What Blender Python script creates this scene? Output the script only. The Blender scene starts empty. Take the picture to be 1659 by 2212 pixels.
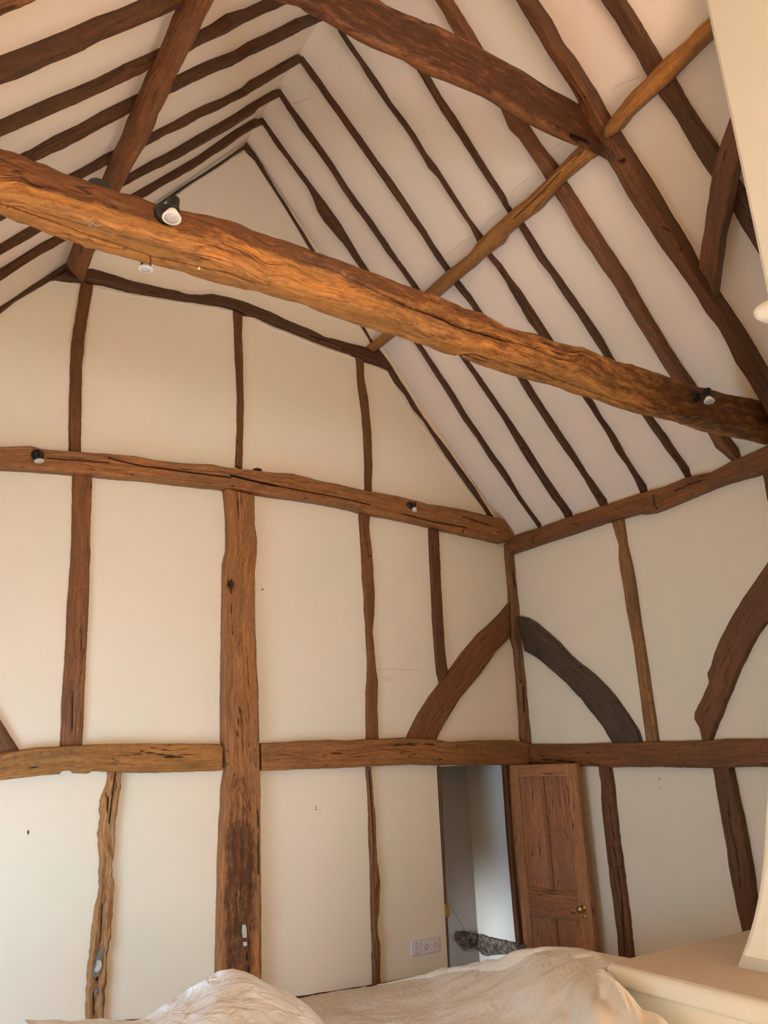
import bpy, bmesh, math, random
from mathutils import Vector, noise

# ------------------------------------------------------------------ camera, world, light
C = bpy.context.scene.collection
scn = bpy.context.scene
FP, PITCH, YAW, ROLL = 1718.747, 0.303782549, 0.571107808, -0.0412047324
CAM = Vector((-4.405, -4.911, 1.85))
cp, sp = math.cos(PITCH), math.sin(PITCH)
FW = Vector((math.sin(YAW)*cp, math.cos(YAW)*cp, sp))
_r0 = Vector((math.cos(YAW), -math.sin(YAW), 0)); _u0 = _r0.cross(FW)
RT = math.cos(ROLL)*_r0 + math.sin(ROLL)*_u0
UP = -math.sin(ROLL)*_r0 + math.cos(ROLL)*_u0
cam_d = bpy.data.cameras.new('camera'); cam = bpy.data.objects.new('camera', cam_d); C.objects.link(cam)
cam_d.sensor_fit = 'HORIZONTAL'; cam_d.sensor_width = 36.0; cam_d.lens = FP*36.0/1659.0
cam_d.clip_start = 0.02; cam_d.clip_end = 60
from mathutils import Matrix
m = Matrix((RT, UP, -FW)).transposed().to_4x4(); m.translation = CAM
cam.matrix_world = m
scn.camera = cam
scn.view_settings.view_transform = 'Standard'; scn.view_settings.look = 'None'
scn.view_settings.gamma = 1.0; scn.view_settings.use_curve_mapping = False
scn.view_settings.exposure = 1.38
scn.cycles.use_denoising = True
scn.cycles.max_bounces = 12; scn.cycles.diffuse_bounces = 8
scn.cycles.sample_clamp_indirect = 6.0

w = bpy.data.worlds.new('sky'); scn.world = w; w.use_nodes = True
w.node_tree.nodes['Background'].inputs[0].default_value = (0.75, 0.86, 1.0, 1)
w.node_tree.nodes['Background'].inputs[1].default_value = 1.0

def area(name, loc, direction, sx, sy, power, col):
    d = bpy.data.lights.new(name, 'AREA'); d.shape = 'RECTANGLE'; d.size = sx; d.size_y = sy
    d.energy = power; d.color = col
    o = bpy.data.objects.new(name, d); C.objects.link(o); o.location = loc
    o.rotation_euler = Vector(direction).to_track_quat('-Z', 'Y').to_euler()
    return o
# daylight through the windows of the left wall and of the wall behind the camera
area('window_daylight_left', (-5.02, -1.55, 0.9), (1, 0.25, 0.0), 1.3, 0.9, 22, (0.36, 0.68, 1.0))
area('window_daylight_back', (-3.3, -8.1, 1.45), (0, 1, 0.05), 2.0, 1.5, 40, (0.86, 0.93, 1.0))
area('window_daylight_back_far', (-1.0, -8.1, 1.45), (0, 1, 0.05), 1.6, 1.5, 16, (0.86, 0.93, 1.0))
pass_lamp = area('added_passage_light', (-1.45, 0.27, 0.60), (1, 0.02, -0.02), 0.12, 0.3, 0.42, (0.88, 0.95, 1.0))  # added lamp inside the passage, out of view; no window stands there
pass_lamp.data.spread = math.radians(50)
sun_d = bpy.data.lights.new('sun', 'SUN'); sun_d.energy = 30; sun_d.angle = 0.03; sun_d.color = (1.0, 0.90, 0.80)
sun = bpy.data.objects.new('sun', sun_d); C.objects.link(sun)
sun.rotation_euler = Vector((0.12, 0.72, -0.62)).to_track_quat('-Z', 'Y').to_euler()

# ------------------------------------------------------------------ geometry frame
S = 3.01/2.425         # roof slope
W0 = -4.85             # left wall
ZP = 3.63              # height where the slopes meet the walls
ZOOM = 560.0/1659.0
OFF = {'A': (0, 0), 'B': (550, 0), 'C': (1099, 0), 'D': (0, 550), 'E': (550, 550), 'F': (1099, 550), 'G': (0, 1100),
       'H': (550, 1100), 'I': (1099, 1100), 'J': (0, 1650), 'K': (550, 1650), 'L': (1099, 1650)}
def PL(s):
    out = []
    for t in s.split():
        if t[0] in OFF:
            x, y = t[1:].split(','); o = OFF[t[0]]
            out.append((o[0]+float(x)*ZOOM, o[1]+float(y)*ZOOM))
        else:
            x, y = t.split(','); out.append((float(x), float(y)))
    return out
def ray(p): return FW + RT*((p[0]-829.5)/FP) - UP*((p[1]-1106.0)/FP)
def hit(p, n, P):
    d = ray(p); k = (P-CAM).dot(n)/d.dot(n); return CAM+d*k
def topx(P):
    v = P-CAM; z = v.dot(FW); return (829.5+FP*v.dot(RT)/z, 1106.0-FP*v.dot(UP)/z)
def onY(p, Y): return hit(p, Vector((0, 1, 0)), Vector((0, Y, 0)))
def onX(p, X): return hit(p, Vector((1, 0, 0)), Vector((X, 0, 0)))
def onZ(p, Z): return hit(p, Vector((0, 0, 1)), Vector((0, 0, Z)))
# planes: inward normal, point on the plaster
PLANES = {'end': (Vector((0, -1, 0)), Vector((0, 0, 0))),
          'right': (Vector((-1, 0, 0)), Vector((0, 0, 0))),
          'roofR': (-Vector((S, 0, 1)).normalized(), Vector((0, 0, ZP))),
          'roofL': (Vector((S, 0, -1)).normalized(), Vector((W0, 0, ZP)))}

# ------------------------------------------------------------------ materials
def nodes(name):
    mt = bpy.data.materials.new(name); mt.use_nodes = True; nt = mt.node_tree
    return mt, nt, nt.nodes['Principled BSDF']
def N(nt, typ, **kw):
    n = nt.nodes.new(typ)
    for k, v in kw.items():
        if k in n.inputs.keys(): n.inputs[k].default_value = v
        else: setattr(n, k, v)
    return n
def mix(nt, a, b, fac, blend='MIX'):
    n = nt.nodes.new('ShaderNodeMix'); n.data_type = 'RGBA'; n.blend_type = blend
    for sock, v in ((n.inputs[6], a), (n.inputs[7], b), (n.inputs[0], fac)):
        if isinstance(v, (tuple, list)): sock.default_value = (*v, 1) if len(v) == 3 else v
        elif isinstance(v, (int, float)): sock.default_value = v
        else: nt.links.new(v, sock)
    return n.outputs[2]
def ramp(nt, src, stops):
    n = nt.nodes.new('ShaderNodeValToRGB'); nt.links.new(src, n.inputs[0])
    e = n.color_ramp.elements
    while len(e) < len(stops): e.new(0.5)
    for i, (p, c) in enumerate(stops):
        e[i].position = p; e[i].color = (*c, 1) if isinstance(c, tuple) else (c, c, c, 1)
    return n.outputs[0]

def plaster(name, col, var=0.05, bump=0.25, rough=0.75):
    mt, nt, b = nodes(name); L = nt.links
    tc = N(nt, 'ShaderNodeTexCoord')
    n1 = N(nt, 'ShaderNodeTexNoise', Scale=1.1, Detail=3.0); L.new(tc.outputs['Object'], n1.inputs['Vector'])
    n2 = N(nt, 'ShaderNodeTexNoise', Scale=60.0, Detail=4.0); L.new(tc.outputs['Object'], n2.inputs['Vector'])
    n3 = N(nt, 'ShaderNodeTexNoise', Scale=5.0, Detail=4.0); L.new(tc.outputs['Object'], n3.inputs['Vector'])
    c1 = tuple(min(1, c*f) for c, f in zip(col, (1+var, 1.0, 1-var*.4)))
    c2 = tuple(c*f for c, f in zip(col, (1-var, 1.0, 1-var)))
    col1 = mix(nt, c2, c1, ramp(nt, n1.outputs[0], [(0.35, 0.0), (0.65, 1.0)]))
    L.new(col1, b.inputs['Base Color']); b.inputs['Roughness'].default_value = rough
    b.inputs['Specular IOR Level'].default_value = 0.25
    add = N(nt, 'ShaderNodeMath', operation='MULTIPLY_ADD'); L.new(n3.outputs[0], add.inputs[0]); add.inputs[1].default_value = 5.0
    L.new(n2.outputs[0], add.inputs[2])
    bp = N(nt, 'ShaderNodeBump', Strength=bump, Distance=0.004); L.new(add.outputs[0], bp.inputs['Height'])
    L.new(bp.outputs[0], b.inputs['Normal'])
    return mt
M_WALL = plaster('cream_painted_plaster', (0.80, 0.725, 0.595), 0.035)
M_CEIL = plaster('ceiling_plaster', (0.83, 0.73, 0.635), 0.035)
M_HOOD = plaster('cream_hood_plaster', (0.74, 0.73, 0.63), 0.02, 0.15)
M_SHELF_SHADE = plaster('shelf_top_shade', (0.50, 0.42, 0.34), 0.03, 0.2)  # cream shelf darkened: the shade on its top is in the colour
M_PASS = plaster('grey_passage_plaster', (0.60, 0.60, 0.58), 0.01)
M_PASS_SHADE = plaster('shaded_passage_plaster', (0.36, 0.345, 0.33), 0.01)  # passage plaster with the back wall's shade put into its colour
M_BACK = plaster('outer_room_plaster', (0.80, 0.70, 0.55))

def wood_mat(name, sheen=0.3):
    mt, nt, b = nodes(name); L = nt.links
    uv = N(nt, 'ShaderNodeUVMap'); uv.uv_map = 'UVMap'
    oi = N(nt, 'ShaderNodeObjectInfo')
    off = N(nt, 'ShaderNodeCombineXYZ'); 
    mul = N(nt, 'ShaderNodeMath', operation='MULTIPLY'); L.new(oi.outputs['Random'], mul.inputs[0]); mul.inputs[1].default_value = 37.0
    L.new(mul.outputs[0], off.inputs[2])
    va = N(nt, 'ShaderNodeVectorMath', operation='ADD'); L.new(uv.outputs[0], va.inputs[0]); L.new(off.outputs[0], va.inputs[1])
    def mp(sx, sy, src=va.outputs[0]):
        m_ = N(nt, 'ShaderNodeMapping'); m_.inputs['Scale'].default_value = (sx, sy, 1); L.new(src, m_.inputs[0]); return m_.outputs[0]
    warp = N(nt, 'ShaderNodeTexNoise', Scale=1.0, Detail=3.0); L.new(mp(2.6, 9.0), warp.inputs['Vector'])
    wv = N(nt, 'ShaderNodeVectorMath', operation='SCALE'); L.new(warp.outputs['Color'], wv.inputs[0]); wv.inputs['Scale'].default_value = 0.035
    va2 = N(nt, 'ShaderNodeVectorMath', operation='ADD'); L.new(va.outputs[0], va2.inputs[0]); L.new(wv.outputs[0], va2.inputs[1])
    g1 = N(nt, 'ShaderNodeTexNoise', Scale=1.0, Detail=6.0, Roughness=0.65); L.new(mp(4.0, 75.0, va2.outputs[0]), g1.inputs['Vector'])
    g2 = N(nt, 'ShaderNodeTexNoise', Scale=1.0, Detail=4.0, Roughness=0.6); L.new(mp(1.6, 9.0, va2.outputs[0]), g2.inputs['Vector'])
    g3 = N(nt, 'ShaderNodeTexNoise', Scale=1.0, Detail=5.0, Roughness=0.7); L.new(mp(28.0, 90.0), g3.inputs['Vector'])
    cr = N(nt, 'ShaderNodeTexNoise', Scale=1.0, Detail=2.0, Roughness=0.5); L.new(mp(1.3, 26.0, va2.outputs[0]), cr.inputs['Vector'])
    def fr(src, a, b, lo, hi):
        n_ = N(nt, 'ShaderNodeMapRange'); n_.inputs[1].default_value = a; n_.inputs[2].default_value = b
        n_.inputs[3].default_value = lo; n_.inputs[4].default_value = hi; L.new(src, n_.inputs[0]); return n_.outputs[0]
    v1 = fr(g1.outputs[0], .3, .7, .68, 1.32); v2 = fr(g2.outputs[0], .3, .7, .80, 1.20); v3 = fr(g3.outputs[0], .28, .72, .62, 1.38)
    sp = N(nt, 'ShaderNodeTexNoise', Scale=1.0, Detail=3.0, Roughness=0.8); L.new(mp(60.0, 130.0), sp.inputs['Vector'])
    v4 = fr(sp.outputs[0], .62, .70, 1.0, 1.5)
    pa = N(nt, 'ShaderNodeAttribute'); pa.attribute_name = 'pat_shade'
    pn = N(nt, 'ShaderNodeTexNoise', Scale=1.0, Detail=8.0, Roughness=0.75); L.new(mp(9.0, 26.0), pn.inputs['Vector'])
    ps = N(nt, 'ShaderNodeMath', operation='MULTIPLY_ADD'); L.new(pn.outputs[0], ps.inputs[0]); ps.inputs[1].default_value = 1.6; L.new(pa.outputs['Fac'], ps.inputs[2])
    pf = fr(ps.outputs[0], 1.12, 1.42, 0.0, 1.0)
    # check cracks: a thin band of the stretched noise
    ab = N(nt, 'ShaderNodeMath', operation='SUBTRACT'); L.new(cr.outputs[0], ab.inputs[0]); ab.inputs[1].default_value = 0.5
    ab2 = N(nt, 'ShaderNodeMath', operation='ABSOLUTE'); L.new(ab.outputs[0], ab2.inputs[0])
    gate = ramp(nt, g2.outputs[0], [(0.50, 1.0), (0.56, 0.0)])
    crk = ramp(nt, ab2.outputs[0], [(0.004, 0.0), (0.014, 1.0)])
    crk = mix(nt, crk, gate, 1.0, 'LIGHTEN')
    hue = mix(nt, (0.96, 1.0, 1.06), (1.05, 1.0, 0.90), ramp(nt, g2.outputs[0], [(0.4, 0.0), (0.62, 1.0)]))
    c = mix(nt, oi.outputs['Color'], v1, 1.0, 'MULTIPLY')
    c = mix(nt, c, v2, 1.0, 'MULTIPLY'); c = mix(nt, c, v3, 0.8, 'MULTIPLY'); c = mix(nt, c, v4, 0.6, 'MULTIPLY'); c = mix(nt, c, mix(nt, (1, 1, 1), (0.33, 0.27, 0.25), pf), 1.0, 'MULTIPLY'); c = mix(nt, c, hue, 1.0, 'MULTIPLY')
    c = mix(nt, c, mix(nt, (0.22, 0.18, 0.16), (1, 1, 1), crk), 1.0, 'MULTIPLY')
    da = N(nt, 'ShaderNodeAttribute'); da.attribute_name = 'dirt'
    c = mix(nt, c, mix(nt, (1, 1, 1), (0.10, 0.08, 0.07), fr(da.outputs['Fac'], .15, .75, 0.0, 1.0)), 1.0, 'MULTIPLY')
    L.new(c, b.inputs['Base Color'])
    b.inputs['Roughness'].default_value = 0.55; b.inputs['Specular IOR Level'].default_value = sheen
    h = mix(nt, g1.outputs[0], g3.outputs[0], 0.5); h = mix(nt, h, crk, 0.35, 'MULTIPLY')
    bp = N(nt, 'ShaderNodeBump', Strength=0.7, Distance=0.006); L.new(h, bp.inputs['Height']); L.new(bp.outputs[0], b.inputs['Normal'])
    return mt
M_WOOD = wood_mat('old_oak')
M_PINE = wood_mat('waxed_pine', 0.6)

def simple(name, col, rough=0.5, metal=0.0, spec=0.5, bump=0.0, bscale=40, emis=0):
    mt, nt, b = nodes(name)
    tc = N(nt, 'ShaderNodeTexCoord'); n = N(nt, 'ShaderNodeTexNoise', Scale=float(bscale), Detail=4.0)
    nt.links.new(tc.outputs['Object'], n.inputs['Vector'])
    c = mix(nt, tuple(x*.88 for x in col), tuple(min(1, x*1.1) for x in col), n.outputs[0])
    nt.links.new(c, b.inputs['Base Color'])
    b.inputs['Roughness'].default_value = rough; b.inputs['Metallic'].default_value = metal
    b.inputs['Specular IOR Level'].default_value = spec
    if bump:
        bp = N(nt, 'ShaderNodeBump', Strength=bump, Distance=0.01); nt.links.new(n.outputs[0], bp.inputs['Height'])
        nt.links.new(bp.outputs[0], b.inputs['Normal'])
    return mt
M_BLACK = simple('black_metal', (0.012, 0.012, 0.012), 0.45)
M_BULB = simple('white_ceramic_bulb', (0.80, 0.78, 0.74), 0.35)
M_LENS = simple('frosted_lens', (0.62, 0.60, 0.56), 0.3, bump=0.6, bscale=220)
M_BRASS = simple('brass', (0.62, 0.42, 0.14), 0.22, 1.0)
M_IRON = simple('dark_iron', (0.04, 0.04, 0.035), 0.5, 0.6)
M_PLASTIC = simple('white_plastic', (0.70, 0.68, 0.68), 0.35)
M_HOLE = simple('dark_hole', (0.015, 0.012, 0.01), 0.9)
M_PATCH = simple('pale_filler', (0.55, 0.53, 0.50), 0.9, bump=0.8, bscale=60)
M_GREYPATCH = simple('grey_mortar', (0.20, 0.18, 0.15), 0.95, bump=1.0, bscale=50)
M_RUBBLE, _nt, _b = nodes('exposed_rubble')
_tc = N(_nt, 'ShaderNodeTexCoord'); _n1 = N(_nt, 'ShaderNodeTexNoise', Scale=28.0, Detail=8.0, Roughness=0.75); _nt.links.new(_tc.outputs['Object'], _n1.inputs['Vector'])
_nt.links.new(ramp(_nt, _n1.outputs[0], [(0.38, (0.03, 0.022, 0.018)), (0.5, (0.13, 0.10, 0.08)), (0.62, (0.34, 0.29, 0.25))]), _b.inputs['Base Color'])
_b.inputs['Roughness'].default_value = 0.95; _bp = N(_nt, 'ShaderNodeBump', Strength=1.0, Distance=0.02); _nt.links.new(_n1.outputs[0], _bp.inputs['Height']); _nt.links.new(_bp.outputs[0], _b.inputs['Normal'])
def cloth(name, col, amt):
    mt, nt, b = nodes(name); L = nt.links; tc = N(nt, 'ShaderNodeTexCoord')
    wp = N(nt, 'ShaderNodeTexNoise', Scale=5.0, Detail=2.0); L.new(tc.outputs['Object'], wp.inputs['Vector'])
    sc = N(nt, 'ShaderNodeVectorMath', operation='SCALE'); L.new(wp.outputs['Color'], sc.inputs[0]); sc.inputs['Scale'].default_value = 0.25
    ad = N(nt, 'ShaderNodeVectorMath', operation='ADD'); L.new(tc.outputs['Object'], ad.inputs[0]); L.new(sc.outputs[0], ad.inputs[1])
    hs = []
    for k, scl in enumerate((5.0, 13.0, 34.0)):
        n = N(nt, 'ShaderNodeTexNoise', Scale=scl, Detail=1.0); L.new(ad.outputs[0], n.inputs['Vector'])
        a1 = N(nt, 'ShaderNodeMath', operation='SUBTRACT'); L.new(n.outputs[0], a1.inputs[0]); a1.inputs[1].default_value = .5
        a2 = N(nt, 'ShaderNodeMath', operation='ABSOLUTE'); L.new(a1.outputs[0], a2.inputs[0])
        a3 = N(nt, 'ShaderNodeMath', operation='MULTIPLY'); L.new(a2.outputs[0], a3.inputs[0]); a3.inputs[1].default_value = -(1.6, .8, .35)[k]; hs.append(a3)
    s1 = N(nt, 'ShaderNodeMath', operation='ADD'); L.new(hs[0].outputs[0], s1.inputs[0]); L.new(hs[1].outputs[0], s1.inputs[1])
    s2 = N(nt, 'ShaderNodeMath', operation='ADD'); L.new(s1.outputs[0], s2.inputs[0]); L.new(hs[2].outputs[0], s2.inputs[1])
    bp = N(nt, 'ShaderNodeBump', Strength=amt, Distance=0.05); L.new(s2.outputs[0], bp.inputs['Height']); L.new(bp.outputs[0], b.inputs['Normal'])
    b.inputs['Base Color'].default_value = (*col, 1); b.inputs['Roughness'].default_value = .9; b.inputs['Specular IOR Level'].default_value = .15
    return mt
M_CLOTH = cloth('tan_dust_sheet', (0.72, 0.63, 0.51), 0.3)
M_CLOTHW = cloth('white_dust_sheet', (0.82, 0.82, 0.82), 0.7)
M_FLOOR = simple('warm_boards', (0.58, 0.41, 0.27), 0.5, bump=0.1, bscale=8)
M_PEG = simple('peg_end', (0.16, 0.09, 0.04), 0.8)
M_PEACH = simple('peach_paint', (0.80, 0.62, 0.48), 0.8)
M_WEB = simple('cobweb', (0.45, 0.42, 0.38), 0.9)

# ------------------------------------------------------------------ helpers
def link(name, me, mat, parent=None, smooth=True):
    o = bpy.data.objects.new(name, me); C.objects.link(o)
    if mat: me.materials.append(mat)
    if smooth:
        me.polygons.foreach_set('use_smooth', [True]*len(me.polygons))
    if parent is not None:
        o.parent = parent
    return o
def recenter(o, P=None):
    """put the object origin at P (default: the middle of its mesh)"""
    me = o.data; vs = [v.co for v in me.vertices]
    if P is None: P = sum(vs, Vector())/len(vs)
    me.transform(Matrix.Translation(-P)); 
    if o.parent is not None: o.location = P - o.parent.matrix_world.translation if o.parent.type == 'EMPTY' else P-o.parent.location
    else: o.location = P
    return o
def child(o, parent):
    """parent o (already placed in world) under parent, both unrotated"""
    o.parent = parent; o.location = o.location-parent.location; return o
def tag(o, label, cat, group=None, kind=None):
    if label: o['label'] = label
    if cat: o['category'] = cat
    if group: o['group'] = group
    if kind: o['kind'] = kind
    return o
def from_py(name, V, F, mat, smooth=True):
    me = bpy.data.meshes.new(name); me.from_pydata([tuple(v) for v in V], [], F); me.update()
    o = link(name, me, mat, None, smooth); return recenter(o)
def bm_obj(name, bm, mat, smooth=False):
    bmesh.ops.recalc_face_normals(bm, faces=bm.faces)
    me = bpy.data.meshes.new(name); bm.to_mesh(me); bm.free()
    return recenter(link(name, me, mat, None, smooth))
def bm_box(bm, a, b, bev=0.0):
    vs = [bm.verts.new((x, y, z)) for x in (a[0], b[0]) for y in (a[1], b[1]) for z in (a[2], b[2])]
    fs = [(0, 1, 3, 2), (4, 6, 7, 5), (0, 4, 5, 1), (2, 3, 7, 6), (0, 2, 6, 4), (1, 5, 7, 3)]
    ff = [bm.faces.new([vs[i] for i in f]) for f in fs]
    if bev:
        es = list({e for f in ff for e in f.edges})
        bmesh.ops.bevel(bm, geom=es, offset=bev, segments=2, affect='EDGES', profile=0.5)
def box(name, a, b, mat, bev=0.0):
    bm = bmesh.new(); bm_box(bm, a, b, bev); return bm_obj(name, bm, mat)
def bm_lathe(bm, axis_p, axis_d, prof, seg=24):
    """prof: (distance along axis, radius)"""
    d = Vector(axis_d).normalized(); a = d.orthogonal().normalized(); b2 = d.cross(a); rings = []
    for h, r in prof:
        rings.append([bm.verts.new(Vector(axis_p)+d*h+(a*math.cos(t)+b2*math.sin(t))*max(r, 1e-5)) for t in [2*math.pi*i/seg for i in range(seg)]])
    for p, q in zip(rings, rings[1:]):
        for i in range(seg):
            bm.faces.new((p[i], p[(i+1) % seg], q[(i+1) % seg], q[i]))
    bm.faces.new(rings[0]); bm.faces.new(list(reversed(rings[-1])))
def lathe(name, p, d, prof, mat, seg=24, smooth=True):
    bm = bmesh.new(); bm_lathe(bm, p, d, prof, seg); o = bm_obj(name, bm, mat, False)
    o.data.polygons.foreach_set('use_smooth', [len(f.vertices) == 4 and smooth for f in o.data.polygons])
    return o
def resample(pts, n):
    L = [0]
    for a, b in zip(pts, pts[1:]): L.append(L[-1]+(b-a).length)
    out = []; j = 0
    for i in range(n):
        t = L[-1]*i/(n-1)
        while j < len(L)-2 and L[j+1] < t: j += 1
        seg = L[j+1]-L[j] or 1e-9
        out.append(pts[j].lerp(pts[j+1], min(1, max(0, (t-L[j])/seg))))
    return out
def smooth_poly(pts, it=2):
    for _ in range(it):
        pts = [pts[0]]+[(pts[i-1]+pts[i]*2+pts[i+1])/4 for i in range(1, len(pts)-1)]+[pts[-1]]
    return pts
def segd(p, a, b):
    ax, ay = b[0]-a[0], b[1]-a[1]; l = ax*ax+ay*ay or 1e-9
    t = max(0, min(1, ((p[0]-a[0])*ax+(p[1]-a[1])*ay)/l))
    return math.hypot(p[0]-a[0]-t*ax, p[1]-a[1]-t*ay)
GRV = [0.0]
def carve(P, nrm, grooves):
    q = topx(P); out = 0; GRV[0] = 0.0
    for poly, wd, dep in grooves:
        if len(poly) == 1: d = math.hypot(q[0]-poly[0][0], q[1]-poly[0][1])
        else:
            if not (min(a[0] for a in poly)-wd < q[0] < max(a[0] for a in poly)+wd): continue
            d = min(segd(q, a, b) for a, b in zip(poly, poly[1:]))
        if d < wd: out = max(out, dep*(1-(d/wd)**2)); GRV[0] = max(GRV[0], 1-(d/wd)**2)
    return P-nrm*out

TINT = {'orange_brown': (0.300, 0.130, 0.044), 'mid': (0.198, 0.079, 0.029), 'red': (0.145, 0.058, 0.022), 'dark': (0.085, 0.034, 0.014),  # oak tones, each the timber's own colour
        'grey': (0.080, 0.054, 0.036), 'raft': (0.080, 0.033, 0.0125), 'honey': (0.360, 0.160, 0.042), 'pale': (0.34, 0.165, 0.060)}
ALLV = []
def timber(name, plane, Ls, Rs, prot, label, tint='mid', pat_shade=(), back=-0.02, cross=9, bevel=0.010, rough=0.004, grooves=(), step=0.013, cat='beam', group=None, tone=1.0, ext0=None, ext1=None):
    n, P0 = PLANES[plane]
    L = PL(Ls) if isinstance(Ls, str) else Ls; R = PL(Rs) if isinstance(Rs, str) else Rs
    def rail(px, other):
        pts = []; votes = 0; F_ = [hit(p, n, P0+n*prot) for p in px]; O_ = [hit(p, n, P0+n*prot) for p in other]
        for i, Pm in enumerate(F_):
            t = (F_[min(len(px)-1, i+1)]-F_[max(0, i-1)]).normalized(); side = t.cross(n)
            if side.dot(O_[min(len(O_)-1, int(i*len(O_)/len(px)))]-Pm) > 0: side = -side
            votes += 1 if side.dot(CAM-Pm) > 0 else -1
        for i, p in enumerate(px):
            # where the side face is seen, the traced line is where it meets the plaster
            pts.append(hit(p, n, P0+n*max(back, 0.0))+n*(prot-max(back, 0.0)) if votes > 0 else F_[i])
        return pts
    l = rail(L, R); r = rail(R, L)
    # carry the timber on, straight, to where it ends outside the photo: ext = (axis, coordinate)
    dirs = [(l[0]+r[0])/2-(l[min(4, len(l)-1)]+r[min(4, len(r)-1)])/2, (l[-1]+r[-1])/2-(l[max(-5, -len(l))]+r[max(-5, -len(r))])/2]
    for e, d, idx in ((ext0, dirs[0], 0), (ext1, dirs[1], -1)):
        if e is None: continue
        d = d-n*d.dot(n)
        for q in (l, r):
            k = (e[1]-q[idx][e[0]])/d[e[0]]
            if k > 0: q.insert(0, q[0]+d*k) if idx == 0 else q.append(q[-1]+d*k)
    length = (l[-1]-l[0]).length
    ns = max(6, int(length/step))
    l = resample(l, ns); r = resample(r, ns)
    seed = random.random()*50
    V = []; UV = []; G = []; cols = cross+4; s = 0
    width0 = sum((a-b).length for a, b in zip(l, r))/ns
    depth = prot-back
    for i in range(ns):
        if i: s += ((l[i]+r[i])/2-(l[i-1]+r[i-1])/2).length
        A, B = l[i], r[i]; wdt = (B-A).length; ax = (B-A).normalized()
        jl = (noise.noise(Vector((s*9, seed, 0)))+.6*noise.noise(Vector((s*35, seed, 3))))*rough*.8
        jr = (noise.noise(Vector((s*9, seed, 9)))+.6*noise.noise(Vector((s*35, seed, 7))))*rough*.8
        A = A+ax*jl; B = B+ax*jr; wdt = (B-A).length
        bv = min(bevel, wdt*.3, depth*.6)*(1+.5*noise.noise(Vector((s*5, seed, 5))))
        prof = [(0, back), (0, prot-bv*1.3), (bv*.35, prot-bv*.4)]
        for k in range(cross-2): 
            f = k/(cross-3); prof.append((bv+(wdt-2*bv)*f, prot))
        prof += [(wdt-bv*.35, prot-bv*.4), (wdt, prot-bv*1.3), (wdt, back)]
        for k, (x, h) in enumerate(prof):
            P = A+ax*x+n*(h-prot)
            GRV[0] = 0.0
            if h >= prot-1e-6:
                P = P+n*(noise.noise(Vector((s*7, x*30, seed)))*rough*1.2+noise.noise(Vector((s*30, x*90, seed)))*rough*.5)
                if grooves: P = carve(P, n, grooves)
            V.append(P); G.append(GRV[0]); UV.append((s, x/wdt*width0+(h-prot)))
        cols = len(prof)
    F = []
    for i in range(ns-1):
        for k in range(cols-1):
            F.append((i*cols+k, i*cols+k+1, (i+1)*cols+k+1, (i+1)*cols+k))
        F.append((i*cols+cols-1, i*cols, (i+1)*cols, (i+1)*cols+cols-1))
    F.append(tuple(range(cols))[::-1]); F.append(tuple((ns-1)*cols+k for k in range(cols)))
    o = from_py(name, V, F, M_WOOD)
    finish_wood(o, UV, tint, tone); patina_shade(o, V, pat_shade); dirt(o, G)
    return tag(o, label, cat, group)
def dirt(o, G):
    if max(G) > 0: o.data.attributes.new('dirt', 'FLOAT', 'POINT').data.foreach_set('value', G)
def patina_shade(o, V, pat_shade):  # wood patina; on beams also their front face's shade, put into the colour
    if not pat_shade: return
    at = o.data.attributes.new('pat_shade', 'FLOAT', 'POINT'); vals = []
    for P in V:
        q = topx(P); v = 0
        for poly, wd, val in pat_shade:
            d = min(segd(q, a, b) for a, b in zip(poly, poly[1:]))
            if d < wd: v = max(v, val*min(1, 2*(1-d/wd)))
        vals.append(v)
    at.data.foreach_set('value', vals)
def finish_wood(o, UV, tint, tone=1.0):
    me = o.data
    bm = bmesh.new(); bm.from_mesh(me); bmesh.ops.recalc_face_normals(bm, faces=bm.faces)
    lay = bm.loops.layers.uv.new('UVMap'); bm.verts.ensure_lookup_table()
    for f in bm.faces:
        if len(f.verts) > 4: f.smooth = False
        for lp in f.loops: lp[lay].uv = UV[lp.vert.index]
    bm.to_mesh(me); bm.free()
    t = TINT[tint] if isinstance(tint, str) else tint
    o.color = (t[0]*tone, t[1]*tone, t[2]*tone, 1)

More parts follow.
